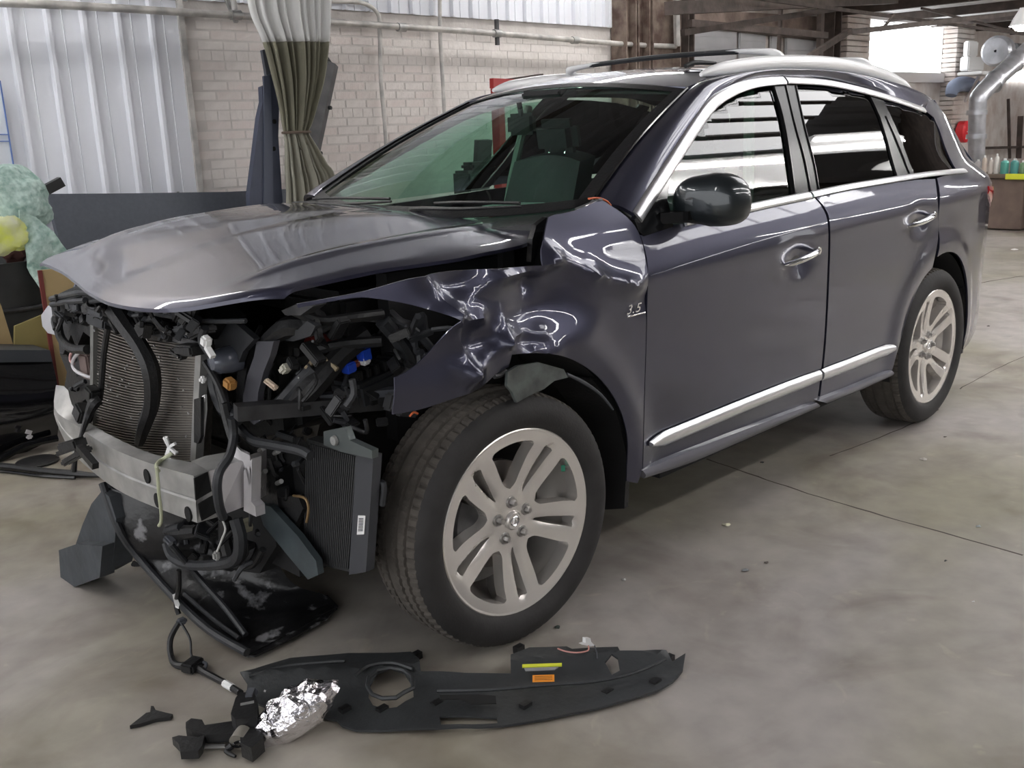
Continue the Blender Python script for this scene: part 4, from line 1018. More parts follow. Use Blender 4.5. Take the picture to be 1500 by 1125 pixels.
hose('cable_tie', [(229, 684), (231, 700), (233, 725), (236, 750), (236, 764), (233, 770)], 0, [-.79, -.79, -.79, -.78, -.775, -.77], .005, MATS['yellowed_strap'], beam)
mb = MB()
for k in range(7):
    a = k*.9; P = at(248, 655, 0, -.70); mb.beam(P, P+Vector((.01*cos(a*2), .03*cos(a), .035*sin(a))), .008, .008)
mb.build('torn_clip', WHITE, beam, smooth=False)
# radiator
XR = -.60
def quadgrid(px4, x, off=0): a, b, c, d = [at(p[0], p[1], 0, x+off) for p in px4]; return a, b, c, d
a, b, c, d = quadgrid([(148, 474), (296, 508), (288, 676), (128, 660)], XR)
rad = MB().prism([a, b, c, d], (.045, 0, 0)).build('radiator', FIN, car, smooth=False)
mb = MB(); NT = 46
for k in range(NT):
    v = (k+.5)/NT; sag = lambda u: Vector((-.012*sin(pi*u)*1.0+.01*(u > .55), 0, -.012*sin(pi*u)))
    pts_ = [a.lerp(b, u).lerp(d.lerp(c, u), v)+sag(u)+Vector((-.004, 0, 0)) for u in (0, .2, .42, .5, .58, .8, 1)]
    for p_, q_ in zip(pts_, pts_[1:]): mb.beam(p_, q_, .012, .0035)
o = mb.build('cooling_fins', mat('fin_tubes', (.30, .275, .25), .45, .6, var=.35, vscale=10), rad, smooth=False); o['kind'] = 'stuff'
mb = MB(); random.seed(12)
for k in range(45):
    u, v = random.random(), random.random(); P = a.lerp(b, u).lerp(d.lerp(c, u), v)+Vector((-.022, 0, 0)); mb.box(P, (.004, random.uniform(.003, .010), random.uniform(.003, .007)), (random.random(), 0, 0))
o = mb.build('bent_fins', SILV, rad, smooth=False); o['kind'] = 'stuff'
MB().beam(at(297, 500, 0, XR-.01), at(288, 676, 0, XR-.01), .025, .03).build('side_tank', ALU, rad, smooth=False)
MB().beam(at(141, 470, 0, XR-.01), at(140, 618, 0, XR-.01), .03, .022).build('side_tank', mat('grey_tank', (.2, .2, .19), .5, .3), rad, smooth=False)
MB().beam(at(196, 476, 0, XR-.02), at(300, 505, 0, XR-.02), .03, .02).build('top_tank', STEELD, rad, smooth=False)
MB().beam(at(200, 470, 0, XR-.03), at(298, 494, 0, XR-.03), .008, .01).build('top_pipe', ALU, rad, smooth=False)
hose('broken_brace', [(168, 455), (186, 482), (206, 510), (221, 545), (222, 590), (212, 622), (204, 648)], 0, [-.66, -.67, -.67, -.665, -.66, -.655, -.64], [.030, .026, .026, .028, .024, .022, .016], BLACK, n=7)
hose('wiring_loom', [(158, 480), (152, 520), (148, 570), (146, 585)], 0, -.665, .010)
hose('wiring_loom', [(146, 585), (137, 592), (128, 612), (118, 640), (112, 660), (108, 690)], 0, [-.68, -.70, -.72, -.76, -.77, -.78], [.018, .02, .012, .006, .006, .010])
MB().bbox(at(136, 577, 0, -.69), (.04, .05, .045), rot=(.3, 0, 0)).build('plug', BLACK, car)
MB().bbox(at(122, 605, 0, -.71), (.05, .06, .05), rot=(.5, .2, 0)).build('plug', BLACK, car)
MB().bbox(at(106, 652, 0, -.80), (.05, .09, .035), rot=(-.3, 0, .3)).bbox(at(112, 668, 0, -.80), (.03, .16, .022), rot=(-.45, 0, .2)).bbox(at(98, 660, 0, -.79), (.03, .10, .015), rot=(-.35, 0, .3)).build('hanging_sensor', BLACK, car)
MB().beam(at(116, 655, 0, -.815), at(140, 683, 0, -.815), .02, .02).build('sensor_clip', BLACK, car, smooth=False)
# radiator support : ragged black plastic above
slab('radiator_support', [(73, 436), (120, 415), (180, 430), (240, 444), (300, 452), (318, 470), (300, 500), (288, 484), (262, 478), (236, 468), (222, 474), (206, 462), (190, 478), (178, 470), (168, 488), (150, 478), (140, 500), (122, 486), (112, 510), (104, 490), (92, 520), (80, 486)], 0, -.60, (.09, 0, 0), BLACK)
random.seed(5)
for k in range(26):
    px = random.uniform(85, 305); t_ = (px-85)/220; py = 442+t_*22+random.uniform(-8, 30); P = at(px, py, 0, -.60-random.uniform(.0, .06))
    MB().bbox(P, (random.uniform(.02, .06), random.uniform(.03, .11), random.uniform(.012, .045)), rot=(random.uniform(-.5, .5), random.uniform(-.3, .3), random.uniform(-.4, .4)), b=.006).build('support_fragment', random.choice((BLACK, BLACK, DARK, BLACK)), car)
hose('latch_cable', [(105, 450), (150, 440), (190, 452), (240, 462), (300, 470), (360, 470)], 0, [-.64, -.66, -.66, -.66, -.64, -.6], .007, DARK)
hose('support_rib', [(75, 438), (100, 432), (130, 428), (170, 438)], 0, -.66, .010, DARK)
hose('support_rib', [(76, 446), (100, 442), (125, 440)], 0, -.665, .010, DARK)
hose('support_rib', [(84, 462), (88, 492), (104, 510), (128, 512)], 0, -.63, .016)
hose('support_rib', [(300, 480), (296, 500), (310, 520)], 0, -.65, .012, DARK)
MB().bbox(at(278, 512, 0, -.66), (.05, .10, .03), rot=(-.1, 0, 0)).bbox(at(262, 518, 0, -.67), (.03, .06, .02), rot=(.2, 0, 0)).build('latch', BLACK, car)
slab('far_wing_corner', [(60, 462), (70, 448), (80, 452), (84, 478), (86, 492), (70, 488), (62, 478)], 0, -.58, (.06, .0, 0), SILV, label='bright torn corner of the far front wing')
hose('bent_pipe', [(124, 512), (112, 520), (106, 533), (112, 544), (130, 552), (140, 552)], 0, -.61, .006, ALUW)
hose('bent_pipe', [(113, 508), (104, 518), (103, 528), (108, 533)], 0, -.60, .005, mat('pinkish_wire', (.6, .35, .33), .5))
MB().bbox(at(128, 536, 0, -.58), (.03, .07, .09)).build('relay_block', mat('brown_block', (.18, .13, .12), .6), car)
# dark engine mass and inner panels behind everything
MB().bbox((-.20, .08, .66), (.44, 1.06, .52), b=.04).bbox((-.22, .30, .95), (.4, .6, .14), b=.04).build('engine_block', mat('engine_black', (.014, .014, .014), .7, bump=.5, bscale=25), car)
MB().box((-.42, .1, .32), (.10, 1.2, .16)).box((-.1, -.46, .36), (.7, .06, .14)).box((-.1, .62, .36), (.8, .06, .14)).box((-.35, .1, .40), (.2, 1.0, .3)).build('subframe', CORE, car, smooth=False)
MB().box((.08, -.60, .86), (.50, .05, .50)).box((.30, 0, .85), (.05, 1.3, .62)).box((.08, .64, .86), (.9, .05, .5)).build('inner_wing', CORE, car, smooth=False)
MB().bbox((-.10, -.38, .98), (.36, .30, .16), b=.03).build('air_box', BLACK, car)
MB().bbox((-.08, -.05, 1.02), (.4, .42, .08), b=.03).build('engine_cover', BLACK, car)
# apron rail with slots
ra, rb = at(345, 604, 1, -.55), at(598, 584, 1, -.70)
rl_ = MB().beam(ra, rb, .05, .040, wd2=.07).build('apron_rail', mat('sooty_steel', (.05, .05, .053), .5, .4, var=.5, vscale=20), car, smooth=False)
for t_ in (.35, .55, .75):
    P = ra.lerp(rb, t_)+Vector((0, -.034, .004)); MB().box(P, (.025, .006, .012)).build('slot', HOLE, rl_, smooth=False)
MB().beam(at(468, 582, 1, -.6), at(590, 572, 1, -.72), .04, .02).build('headlight_rail', GREY, car, smooth=False)
MB().beam(at(480, 600, 1, -.62), at(560, 556, 1, -.66), .03, .02).build('headlight_rail', DARK, car, smooth=False)
MB().bbox(at(577, 590, 1, -.74), (.05, .04, .05), rot=(0, .4, 0)).bbox(at(595, 605, 1, -.76), (.07, .03, .02), rot=(0, .3, 0)).build('wing_bracket', STEELD, car)
hose('stray_wire', [(600, 610), (606, 604), (612, 606)], 1, -.86, .003, WIRE_O)
# grey strut, horn and brackets
slab('grey_strut', [(376, 500), (401, 500), (396, 520), (386, 545), (378, 575), (376, 600), (382, 616), (372, 622), (356, 608), (356, 580), (362, 550), (372, 522)], 0, -.54, (.02, 0, 0), mat('painted_strut', (.12, .12, .14), .45, .3, var=.2, vscale=12))
slab('black_strut', [(352, 505), (368, 505), (358, 560), (355, 600), (345, 606), (346, 560)], 0, -.53, (.03, 0, 0), BLACK)
slab('horn_bracket', [(312, 484), (334, 464), (372, 497), (356, 515), (346, 540), (326, 538), (314, 515)], 0, -.56, (.02, 0, 0), DARK)
MB().lathe([(.001, -.055), (.020, -.052), (.034, -.035), (.040, 0), (.038, .03)], at(334, 527, 0, -.57), 'x', 20).build('horn', mat('horn_grey', (.11, .12, .15), .22, .2, coat=.6), car, label='grey dome of the horn')
MB().bbox(at(302, 500, 0, -.69), (.025, .028, .03), rot=(.4, 0, 0)).beam(at(303, 508, 0, -.69), at(312, 523, 0, -.69), .014, .012).build('white_plug', WHITE, car)
MB().bbox(at(297, 556, 0, -.64), (.02, .02, .02)).build('white_plug', WHITE, car)
MB().bbox(at(418, 540, 0, -.50), (.03, .035, .022), rot=(-.6, 0, 0)).build('cream_plug', mat('cream', (.55, .53, .45), .5), car)
MB().bbox(at(397, 563, 0, -.54), (.02, .055, .016), rot=(.3, 0, 0)).build('cream_plug', mat('peach', (.6, .48, .38), .5), car)
MB().bbox(at(337, 562, 0, -.60), (.03, .035, .03), rot=(.3, 0, 0)).build('amber_bulb_holder', mat('amber_plastic', (.40, .20, .06), .4), car)
slab('white_shard', [(296, 580), (300, 578), (301, 600), (297, 640), (291, 647), (296, 618), (293, 600)], 0, -.62, (.006, 0, 0), WHITE)
slab('black_shard', [(284, 585), (294, 582), (294, 640), (290, 650), (284, 648)], 0, -.64, (.01, 0, 0), BLACK)
# hoses and looms of the near headlight bay
for px, v, r, m in (([(322, 560), (330, 600), (338, 630), (345, 650)], -.60, .016, BLACK), ([(312, 545), (318, 575), (330, 600), (350, 612)], -.58, .022, DARK),
    ([(340, 612), (342, 640), (336, 668), (322, 690), (318, 712), (321, 740), (327, 758)], [-.62, -.62, -.66, -.70, -.71, -.70, -.68], .013, DARK),
    ([(345, 620), (370, 645), (400, 652), (440, 660), (455, 668)], -.56, .014, DARK), ([(360, 600), (400, 600), (430, 590), (460, 565), (500, 520), (540, 490)], [-.5, -.5, -.48, -.45, -.36, -.28], [.02, .024, .03, .034, .03, .03], BLACK),
    ([(395, 605), (415, 588), (440, 560), (460, 540)], [-.52, -.5, -.47, -.44], .022, DARK), ([(430, 455), (470, 470), (520, 465), (560, 460)], [-.5, -.45, -.38, -.3], .014, BLACK),
    ([(465, 485), (500, 470), (540, 465), (600, 480), (640, 520)], [-.42, -.36, -.3, -.22, -.16], .012, DARK), ([(560, 470), (585, 500), (600, 530), (590, 560)], [-.3, -.24, -.2, -.22], .022, DARK),
    ([(585, 480), (610, 510), (625, 520)], -.2, .006, GREY), ([(390, 500), (420, 480), (450, 478), (470, 460)], [-.52, -.5, -.46, -.44], [.02, .03, .03, .02], BLACK),
    ([(380, 520), (395, 560), (392, 600)], -.5, .008, BLACK), ([(300, 530), (318, 560), (330, 590)], -.62, .010, BLACK), ([(455, 515), (500, 505), (560, 500)], [-.42, -.36, -.28], .016, BLACK)):
    hose('engine_hose' if (r if not isinstance(r, list) else r[0]) > .013 else 'wiring_loom', px, 0, v, r, m)
slab('headlight_bracket', [(398, 488), (436, 483), (450, 470), (462, 478), (455, 492), (430, 500), (402, 498)], 0, -.50, (.02, 0, 0), DARK)
slab('headlight_bracket', [(412, 455), (436, 445), (460, 448), (440, 462), (418, 462)], 0, -.52, (.04, 0, 0), STEELD)
# torn clips, stubs and loose bits all over the bay
random.seed(21)
def clutter(n, x0, x1, y0, y1, d0, d1, mats, smin=.010, smax=.045, slope=0):
    mbs = [MB() for _ in mats]
    for _ in range(n):
        px = random.uniform(x0, x1); py = random.uniform(y0, y1)+slope*(px-x0)
        if 480 < px < 565 and 500 < py < 570: py += 60
        P = at(px, py, 0, random.uniform(d0, d1)); k = random.randrange(len(mats)); e = lambda s: random.uniform(-s, s)
        if random.random() < .55: mbs[k].bbox(P, (random.uniform(smin, smax), random.uniform(smin, smax*1.6), random.uniform(smin*.5, smax*.6)), rot=(e(1.2), e(.8), e(1.2)), b=.003)
        else:
            Q = P+Vector((e(.05), e(.07), e(.07))); mbs[k].tube([P, (P+Q)/2+Vector((e(.02), e(.03), e(.03))), Q], random.uniform(.003, .010), 6, 3)
    for mb_, m_ in zip(mbs, mats):
        if mb_.v: o = mb_.build('broken_bits', m_, car, sharp=30); o['kind'] = 'stuff'
SOOT = MATS['sooty_steel']
clutter(70, 318, 520, 470, 600, -.50, -.38, (BLACK, DARK, SOOT, BLACK), slope=.05)
clutter(40, 500, 640, 465, 575, -.30, -.14, (BLACK, DARK, SOOT))
clutter(60, 80, 300, 440, 470, -.68, -.60, (BLACK, BLACK, DARK), slope=.12)
clutter(26, 190, 295, 462, 480, -.645, -.61, (BLACK, GREY), .008, .03, slope=.15)
clutter(40, 375, 450, 630, 760, -.50, -.42, (BLACK, SOOT, DARK))
clutter(40, 190, 380, 765, 830, -.60, -.50, (BLACK, SOOT, DARK))
clutter(10, 92, 128, 490, 590, -.56, -.54, (BLACK, DARK), .008, .03)
slab('far_wing_liner', [(84, 488), (112, 484), (136, 500), (138, 650), (120, 622), (106, 596), (94, 568), (98, 545), (88, 520)], 0, -.53, (.05, 0, 0), BLACK)
clutter(7, 330, 470, 500, 570, -.52, -.44, (ALU, mat('tan_bit', (.35, .28, .18), .6)), .005, .014)
# fuse box
fb = MB().bbox((-.245, -.62, .800), (.21, .13, .075), rot=(0, -.12, .1), b=.012).build('fuse_box', DARK, car)
for k in range(6): MB().bbox((-.32+.03*k, -.635, .845+.004*k), (.018, .07, .03), rot=(0, -.12, .1), b=.004).build('fuse', BLACK, fb)
MB().bbox(at(511, 538, 1, -.655), (.036, .03, .030), rot=(0, -.12, .1), b=.004).build('connector', BLUE, fb, label='blue connector')
MB().bbox(at(533, 519, 1, -.655), (.036, .03, .040), rot=(0, -.12, .1), b=.004).build('connector', BLUE, fb, label='blue connector')
MB().bbox(at(534, 529, 1, -.66), (.03, .03, .02), rot=(0, -.12, .1)).build('connector', WHITE, fb)
MB().bbox(at(521, 533, 1, -.65), (.03, .02, .02), rot=(0, -.12, .1)).build('connector', mat('rust_red', (.35, .09, .05), .5), fb)
MB().lathe([(.001, -.03), (.03, -.03), (.035, 0), (.03, .05)], at(466, 505, 0, -.3), 'x', 12).build('red_cap', mat('dull_red', (.16, .02, .015), .5), car)
# oil cooler box with fins and label
XC = -.47
a, b, c, d = [at(p[0], p[1], 0, XC) for p in ((449, 643), (524, 664), (512, 838), (446, 822))]
oc = MB().prism([a, b, c, d], (.04, 0, 0)).build('side_cooler', mat('cooler_black', (.020, .021, .022), .5, bump=.2, bscale=60), car, smooth=False)
mb = MB()
for k in range(26):
    u = (k+.5)/26; mb.beam(a.lerp(b, u)+Vector((-.002, 0, -.01)), d.lerp(c, u)+Vector((-.002, 0, .01)), .004, .004)
o = mb.build('cooling_fins', mat('fins_dark', (.035, .036, .038), .5), oc, smooth=False); o['kind'] = 'stuff'
a, b, c, d = [at(p[0], p[1], 0, XC-.006) for p in ((522, 662), (547, 668), (536, 838), (511, 842))]
sp_ = MB().prism([a, b, c, d], (.028, 0, 0)).build('cooler_side_plate', mat('slate_plastic', (.045, .047, .055), .5), oc, smooth=False)
q, nn = onface(a, b, c, d, [(.38, .50), (.80, .50), (.80, .66), (.38, .66)], .003); MB().prism(q, nn*-.002).build('label', WHITE, oc, smooth=False, label='small white barcode label')
for k in range(9):
    v = .52+.013*k; q, nn = onface(a, b, c, d, [(.46, v), (.72, v), (.72, v+.006), (.46, v+.006)], .0045); MB().prism(q, nn*-.001).build('barcode_line', BLACK, oc, smooth=False)
slab('cooler_bracket', [(474, 632), (505, 626), (512, 645), (545, 660), (545, 672), (500, 662), (474, 652)], 0, XC-.03, (.02, 0, 0), mat('green_grey_steel', (.10, .115, .115), .4, .4))
MB().lathe([(.001, -.008), (.012, -.008), (.014, 0)], at(491, 645, 0, XC-.032), 'x', 14).build('bolt', ALU, car)
hose('cooler_lip', [(548, 712), (562, 708), (560, 740)], 0, XC+.03, .008, DARK)
# lower crossmember mess
slab('crash_bracket', [(376, 738), (396, 742), (436, 785), (463, 822), (466, 842), (451, 849), (420, 812), (386, 770)], 0, -.52, (.02, 0, 0), mat('slate_bracket', (.075, .095, .105), .4, .3, var=.3, vscale=14))
slab('frame_end', [(374, 690), (402, 688), (408, 745), (400, 762), (378, 750)], 0, -.50, (.06, 0, 0), BLACK)
slab('tow_hook_mount', [(372, 655), (440, 640), (450, 690), (448, 760), (400, 745), (374, 720)], 0, -.44, (.1, 0, 0), CORE)
slab('brown_casting', [(390, 640), (436, 628), (468, 622), (452, 700), (440, 680), (395, 672)], 0, -.43, (.1, .05, 0), mat('oily_casting', (.055, .048, .04), .55, .3, var=.4, vscale=18, bump=.4, bscale=30))
for a_, b_ in ((380, 660), (383, 693), (402, 664), (378, 716), (406, 708), (372, 646)):
    MB().tube([at(a_, b_, 0, -.50), at(a_+6, b_-3, 0, -.52)], .007, 8, 0).build('stud', ALU, car)
slab('bent_bracket', [(406, 730), (436, 726), (444, 745), (432, 770), (424, 790), (420, 765), (408, 750)], 0, -.49, (.02, 0, 0), BLACK)
hose('brake_line', [(430, 726), (447, 730), (452, 745), (449, 765)], 0, -.50, .004, mat('brass', (.3, .2, .1), .4, .6))
MB().lathe([(.016, -.02), (.022, -.02), (.022, .02), (.016, .02), (.016, -.02)], at(356, 771, 0, -.58), 'x', 8).build('drain_nut', mat('cream_nut', (.50, .48, .36), .5), car)
slab('lower_crossmember', [(180, 712), (240, 742), (290, 770), (350, 745), (400, 760), (405, 800), (380, 840), (300, 830), (240, 800), (190, 770)], 0, -.50, (.12, 0, 0), CORE)
for px, v, r, m in (([(243, 795), (252, 815), (275, 827), (310, 828), (345, 820), (352, 790), (345, 760)], -.62, [.014, .016, .016, .016, .018, .02, .02], DARK), ([(240, 773), (262, 780), (290, 778)], -.60, [.022, .026, .02], BLACK),
    ([(158, 705), (168, 740), (178, 775), (182, 788)], -.66, [.018, .016, .018, .02], DARK), ([(215, 770), (240, 778), (265, 772)], -.61, .014, DARK), ([(330, 760), (330, 790), (335, 812)], -.6, .02, BLACK),
    ([(345, 830), (370, 828), (385, 805)], -.56, .010, BLACK), ([(262, 835), (262, 860), (258, 885), (262, 900)], -.66, .008, BLACK), ([(360, 790), (362, 810), (350, 826)], -.6, .005, BLACK)):
    hose('lower_hose', px, 0, v, r, m)
hose('sensor_wire', [(325, 760), (330, 775), (325, 790), (318, 808)], 0, -.66, .003, mat('pale_wire', (.6, .6, .58), .5))
MB().bbox(at(317, 814, 0, -.66), (.02, .022, .028)).build('sensor_plug', mat('grey_plug', (.3, .3, .29), .5), car)
MB().bbox(at(250, 792, 0, -.63), (.03, .05, .02), rot=(.3, 0, 0)).build('hose_joint', GREY, car)
MB().beam(at(225, 836, 0, -.60), at(240, 830, 0, -.60), .014, .012).build('paper_tag', PAPER, car, smooth=False)
# torn pieces on the near wheel arch
slab('torn_arch_liner', [(744, 545), (758, 536), (790, 531), (826, 541), (832, 553), (812, 558), (797, 570), (775, 580), (757, 590), (750, 574), (743, 566)], 1, -.985, (0, .01, 0), mat('torn_plastic', (.11, .125, .12), .35, var=.5, vscale=18, col2=(.045, .05, .05), bump=.4, bscale=12), label='torn pale grey flap of plastic liner')
hose('liner_edge', [(830, 548), (855, 560), (880, 578), (898, 600)], 1, -.955, [.005, .006, .005, .003], GREY)
hose('wing_clip', [(724, 551), (733, 549), (741, 543)], 1, -.96, .008, STEELD)
hose('loose_orange_wire', [(862, 291), (876, 290), (888, 294), (895, 301)], 1, -.86, .003, WIRE_O)
MB().lathe([(.001, -.012), (.008, -.01), (.012, .01)], at(872, 298, 1, -.86), 'y', 10).build('hinge_bolt', CHROME, car)
slab('hood_hinge', [(786, 330), (801, 318), (803, 322), (794, 345), (784, 380), (778, 384), (780, 350)], 1, -.78, (0, .02, 0), BLACKG)
MB().beam(at(880, 292, 1, -.89), at(845, 306, 1, -.80), .02, .006).build('wing_top_bracket', STEELD, car, smooth=False)
# --- splash shield hanging from the nose to the floor
A_ = [at(a, b, 2, z) for a, b, z in ((152, 712, .42), (176, 780, .28), (206, 822, .17), (250, 872, .09), (305, 925, .04), (363, 960, .02))]
B_ = [at(a, b, 2, z) for a, b, z in ((395, 790, .30), (402, 815, .20), (420, 845, .12), (452, 866, .06), (482, 874, .03), (494, 890, .02))]
C_ = rsm([Vector(p) for p in S([tuple(v) for v in A_], 5)], 20); D_ = rsm([Vector(p) for p in S([tuple(v) for v in B_], 5)], 20)
SHM = mat('scuffed_black_plastic', (.012, .012, .013), .28, bump=.35, bscale=22, var=.2, vscale=16, col2=(.012, .012, .013))
sr = [n for n in SHM.node_tree.nodes if n.type == 'VALTORGB'][0]; sr.color_ramp.elements[0].position = .57; sr.color_ramp.elements[1].position = .66; sr.color_ramp.elements[0].color = (.012, .012, .013, 1); sr.color_ramp.elements[1].color = (.22, .22, .23, 1)
v_, t_ = coons(C_, D_, 20, 12, lambda u, v: (0, 0, .012*sin(u*19)*sin(v*9)))
ss = MB().thick(v_, t_, (0, 0, -.008)).build('splash_shield', SHM, car, label='torn black splash shield drooping to the floor')
MB().prism([at(a, b, 2, .012) for a, b in ((362, 962), (374, 963), (432, 935), (480, 908), (496, 890), (480, 874), (430, 880), (370, 930))], (0, 0, .006)).build('shield_tip', SHM, ss, smooth=False)
MB().tube([p+Vector((-.004, -.004, .012)) for p in C_], [.013]*21, 8, 1).build('shield_lip', DARK, ss)
MB().tube([at(250, 797, 2, .30), at(290, 845, 2, .17), at(330, 890, 2, .09), at(360, 930, 2, .04)], .010, 8, 4).build('shield_rib', DARK, ss)
MB().tube([at(270, 870, 2, .10), at(310, 905, 2, .06), at(350, 935, 2, .035)], .008, 8, 4).build('shield_rib', DARK, ss)
MB().prism([at(a, b, 2, .10) for a, b in ((252, 870), (257, 871), (264, 888), (262, 892), (257, 890))], (0, 0, .006)).build('white_tab', WHITE, ss, smooth=False)
fo = MB().prism(AX([(150, 718), (160, 728), (170, 760), (168, 800), (164, 832), (142, 844), (112, 840), (110, 800), (121, 768), (134, 738)], 0, -.72), (.07, .0, 0)).build('foam_absorber', mat('slate_foam', (.055, .062, .07), .8, bump=.5, bscale=18, var=.3, vscale=8), car, smooth=False, label='slate-grey foam block hanging below the bumper beam')
MB().prism(AX([(86, 806), (112, 797), (150, 800), (146, 846), (90, 867)], 0, -.76), (.05, .0, 0)).build('foam_block_end', MATS['slate_foam'], fo, smooth=False)

# ------------------------------------------------------------------ things lying on the floor
def F(px, z=0): return [at(a, b, 2, z) for a, b in px]
out = [(352, 986), (390, 975), (425, 965), (455, 962), (510, 955), (602, 955), (614, 966), (616, 981), (680, 980), (748, 977), (748, 957), (775, 946), (830, 947), (838, 951), (905, 948), (908, 957), (940, 956), (960, 950), (976, 951), (985, 962), (1004, 955), (1000, 968),
       (985, 983), (962, 997), (920, 1010), (870, 1024), (800, 1036), (735, 1046), (700, 1050), (640, 1053), (560, 1053), (520, 1052), (500, 1046), (492, 1038), (450, 1030), (400, 1027), (376, 1018), (372, 1008), (360, 1003), (362, 996)]
cen = at(680, 1000, 2, 0)
hole = [(538, 1005), (540, 992), (552, 982), (572, 978), (592, 982), (604, 992), (605, 1008), (592, 1014), (580, 1022), (560, 1023), (545, 1017)]
slot = [(643, 1036), (690, 1035), (727, 1035), (728, 1043), (690, 1047), (645, 1048)]
slot2 = [(886, 967), (896, 960), (905, 963), (908, 972), (896, 976)]
zt = .045
o2 = [(p.x, p.y) for p in F(out, zt)]; h2 = [[(p.x, p.y) for p in F(h, zt)] for h in (hole, slot, slot2)]
v2, t2 = fill(o2, .025, h2)
pc = empty('radiator_cover', (cen.x, cen.y, 0), 'long black radiator cover panel lying on the floor in front of the wheel', 'panel')
dirv = (at(1000, 965, 2, 0)-at(360, 1000, 2, 0)); dirv.z = 0; dirv.normalize(); nrm = Vector((-dirv.y, dirv.x, 0))
P0 = at(360, 1000, 2, 0)
def topz(x, y):
    s_ = (Vector((x, y, 0))-P0).dot(nrm); t_ = (Vector((x, y, 0))-P0).dot(dirv); z = zt+.004*sin(t_*14)+.003*noise.noise(Vector((x*9, y*9, 0)))
    z += -.030*max(0, min(1, (-.045-s_)/.05)); z += .008*exp(-((s_+.03)/.008)**2)
    return max(z, .010)
COVM = mat('cover_plastic', (.040, .043, .046), .48, bump=.15, bscale=60, var=.3, vscale=6)
MB().thick([(x, y, topz(x, y)) for x, y in v2], t2, (0, 0, -.006)).build('cover_panel', COVM, pc, sharp=30)
hc = F(hole, zt+.002); hc.append(hc[0]); MB().tube(hc, .006, 6, 1).build('hole_rim', COVM, pc)
for a, b in ((372, 990), (505, 1040), (560, 1040), (640, 1032), (770, 1034), (890, 1015), (960, 1000), (610, 960), (760, 950), (980, 965)):
    MB().box(at(a, b, 2, .012)+Vector((0, 0, -.001)), (.03, .02, .021)).build('clip_foot', BLACK, pc, smooth=False)
def flat(name, px, z, th, m, parent, **t): return MB().prism(F(px, z), (0, 0, -th)).build(name, m, parent, smooth=False, **t)
flat('warning_strip', [(765, 973), (823, 971), (823, 975), (765, 977)], .058, .003, YEL, pc, label='yellow warning strip')
flat('caution_text_panel', [(768, 978.5), (818, 976.5), (812, 980.5), (770, 982)], .0575, .003, mat('faded_label', (.28, .28, .29), .5), pc)
flat('orange_label', [(780, 989), (812, 988), (812, 997), (780, 998)], .057, .003, ORG, pc, label='orange sticker')
for k in range(3): flat('label_line', [(783, 990.5+k*2.4), (809, 989.8+k*2.4), (809, 990.5+k*2.4), (783, 991.2+k*2.4)], .0580, .001, mat('brown_ink', (.35, .13, .02), .6), pc)
flat('recess', [(644, 1018), (700, 1017), (726, 1019), (727, 1030), (690, 1031), (672, 1024), (645, 1024)], .047, .003, HOLE, pc)  # flat black plate, shade of the recess painted on
MB().tube(F([(520, 990), (540, 975), (575, 971), (605, 980)], zt+.006), .006, 6, 4).build('cover_rib', COVM, pc)
MB().tube(F([(640, 1012), (720, 1010), (800, 1003), (870, 998), (930, 985), (975, 965)], zt+.003), .005, 6, 4).build('cover_rib', COVM, pc)
MB().tube(F([(365, 990), (420, 975), (505, 968)], zt+.003), .005, 6, 4).build('cover_rib', COVM, pc)
wc = empty('wire_plug', at(861, 950, 2, .05), 'small white plug with a thin pink wire on the radiator cover', 'connector')
MB().prism([at(a, b, 1, at(861, 950, 2, .05).y) for a, b in ((852, 944), (858, 942), (858, 935), (865, 935), (866, 940), (872, 946), (864, 947))], (0, .012, 0)).build('plug_body', WHITE, wc, smooth=False)
MB().tube([at(862, 946, 2, .06), at(861, 953, 2, .058), at(845, 956, 2, .058), at(828, 954, 2, .058), at(817, 950, 2, .058)], .0022, 6, 4).build('pink_wire', mat('pink_wire', (.6, .28, .25), .5), wc)
MB().tube([at(871, 946, 2, .055), at(874, 956, 2, .055), at(875, 965, 2, .052)], .002, 6, 3).build('clear_lead', GREY, wc)
# broken headlight reflector
hcn = at(436, 1050, 2, 0)
hl = empty('headlight_reflector', hcn, 'shiny broken headlight reflector lying on the floor', 'headlight')
ctr = at(433, 1043, 2, .06)
bmm = bmesh.new(); bmesh.ops.create_uvsphere(bmm, u_segments=26, v_segments=16, radius=1)
ax1 = (RR*.88+Vector((_d.x, _d.y, 0)).normalized()*.30+Vector((0, 0, .52))).normalized(); ax2 = Vector((0, 0, 1)).cross(ax1).normalized(); ax3 = ax1.cross(ax2)
random.seed(4)
for v in bmm.verts:
    x, y, z = v.co; q = 1+.08*sin(x*14)*(1 if z > -.3 else 0)+random.uniform(-.05, .05)
    v.co = (ax1*x*.118+ax2*y*.06+ax3*z*.062)*q+ctr
MB().add([v.co for v in bmm.verts], [[v.index for v in f.verts] for f in bmm.faces]).build('reflector_bowl', mat('mirror_chrome', (.88, .86, .9), .10, 1, bump=.9, bscale=45), hl, smooth=True, sharp=12); bmm.free()
f0 = ctr-_d*.045
for cc, rr_ in ((ctr-_d*.05+ax1*.03, .022), (ctr-_d*.05-ax1*.015+UU*.01, .014)):
    rg = [cc+RR*rr_*cos(t)+UU*rr_*1.2*sin(t) for t in [2*pi*k/18 for k in range(19)]]; MB().tube(rg, .003, 6, 1).build('lens_ring', CHROME, hl)
    MB().add([p-_d*.0+_d*.004 for p in rg[:-1]], [tuple(range(18))]).build('bulb_hole', BLACKG, hl, smooth=False)
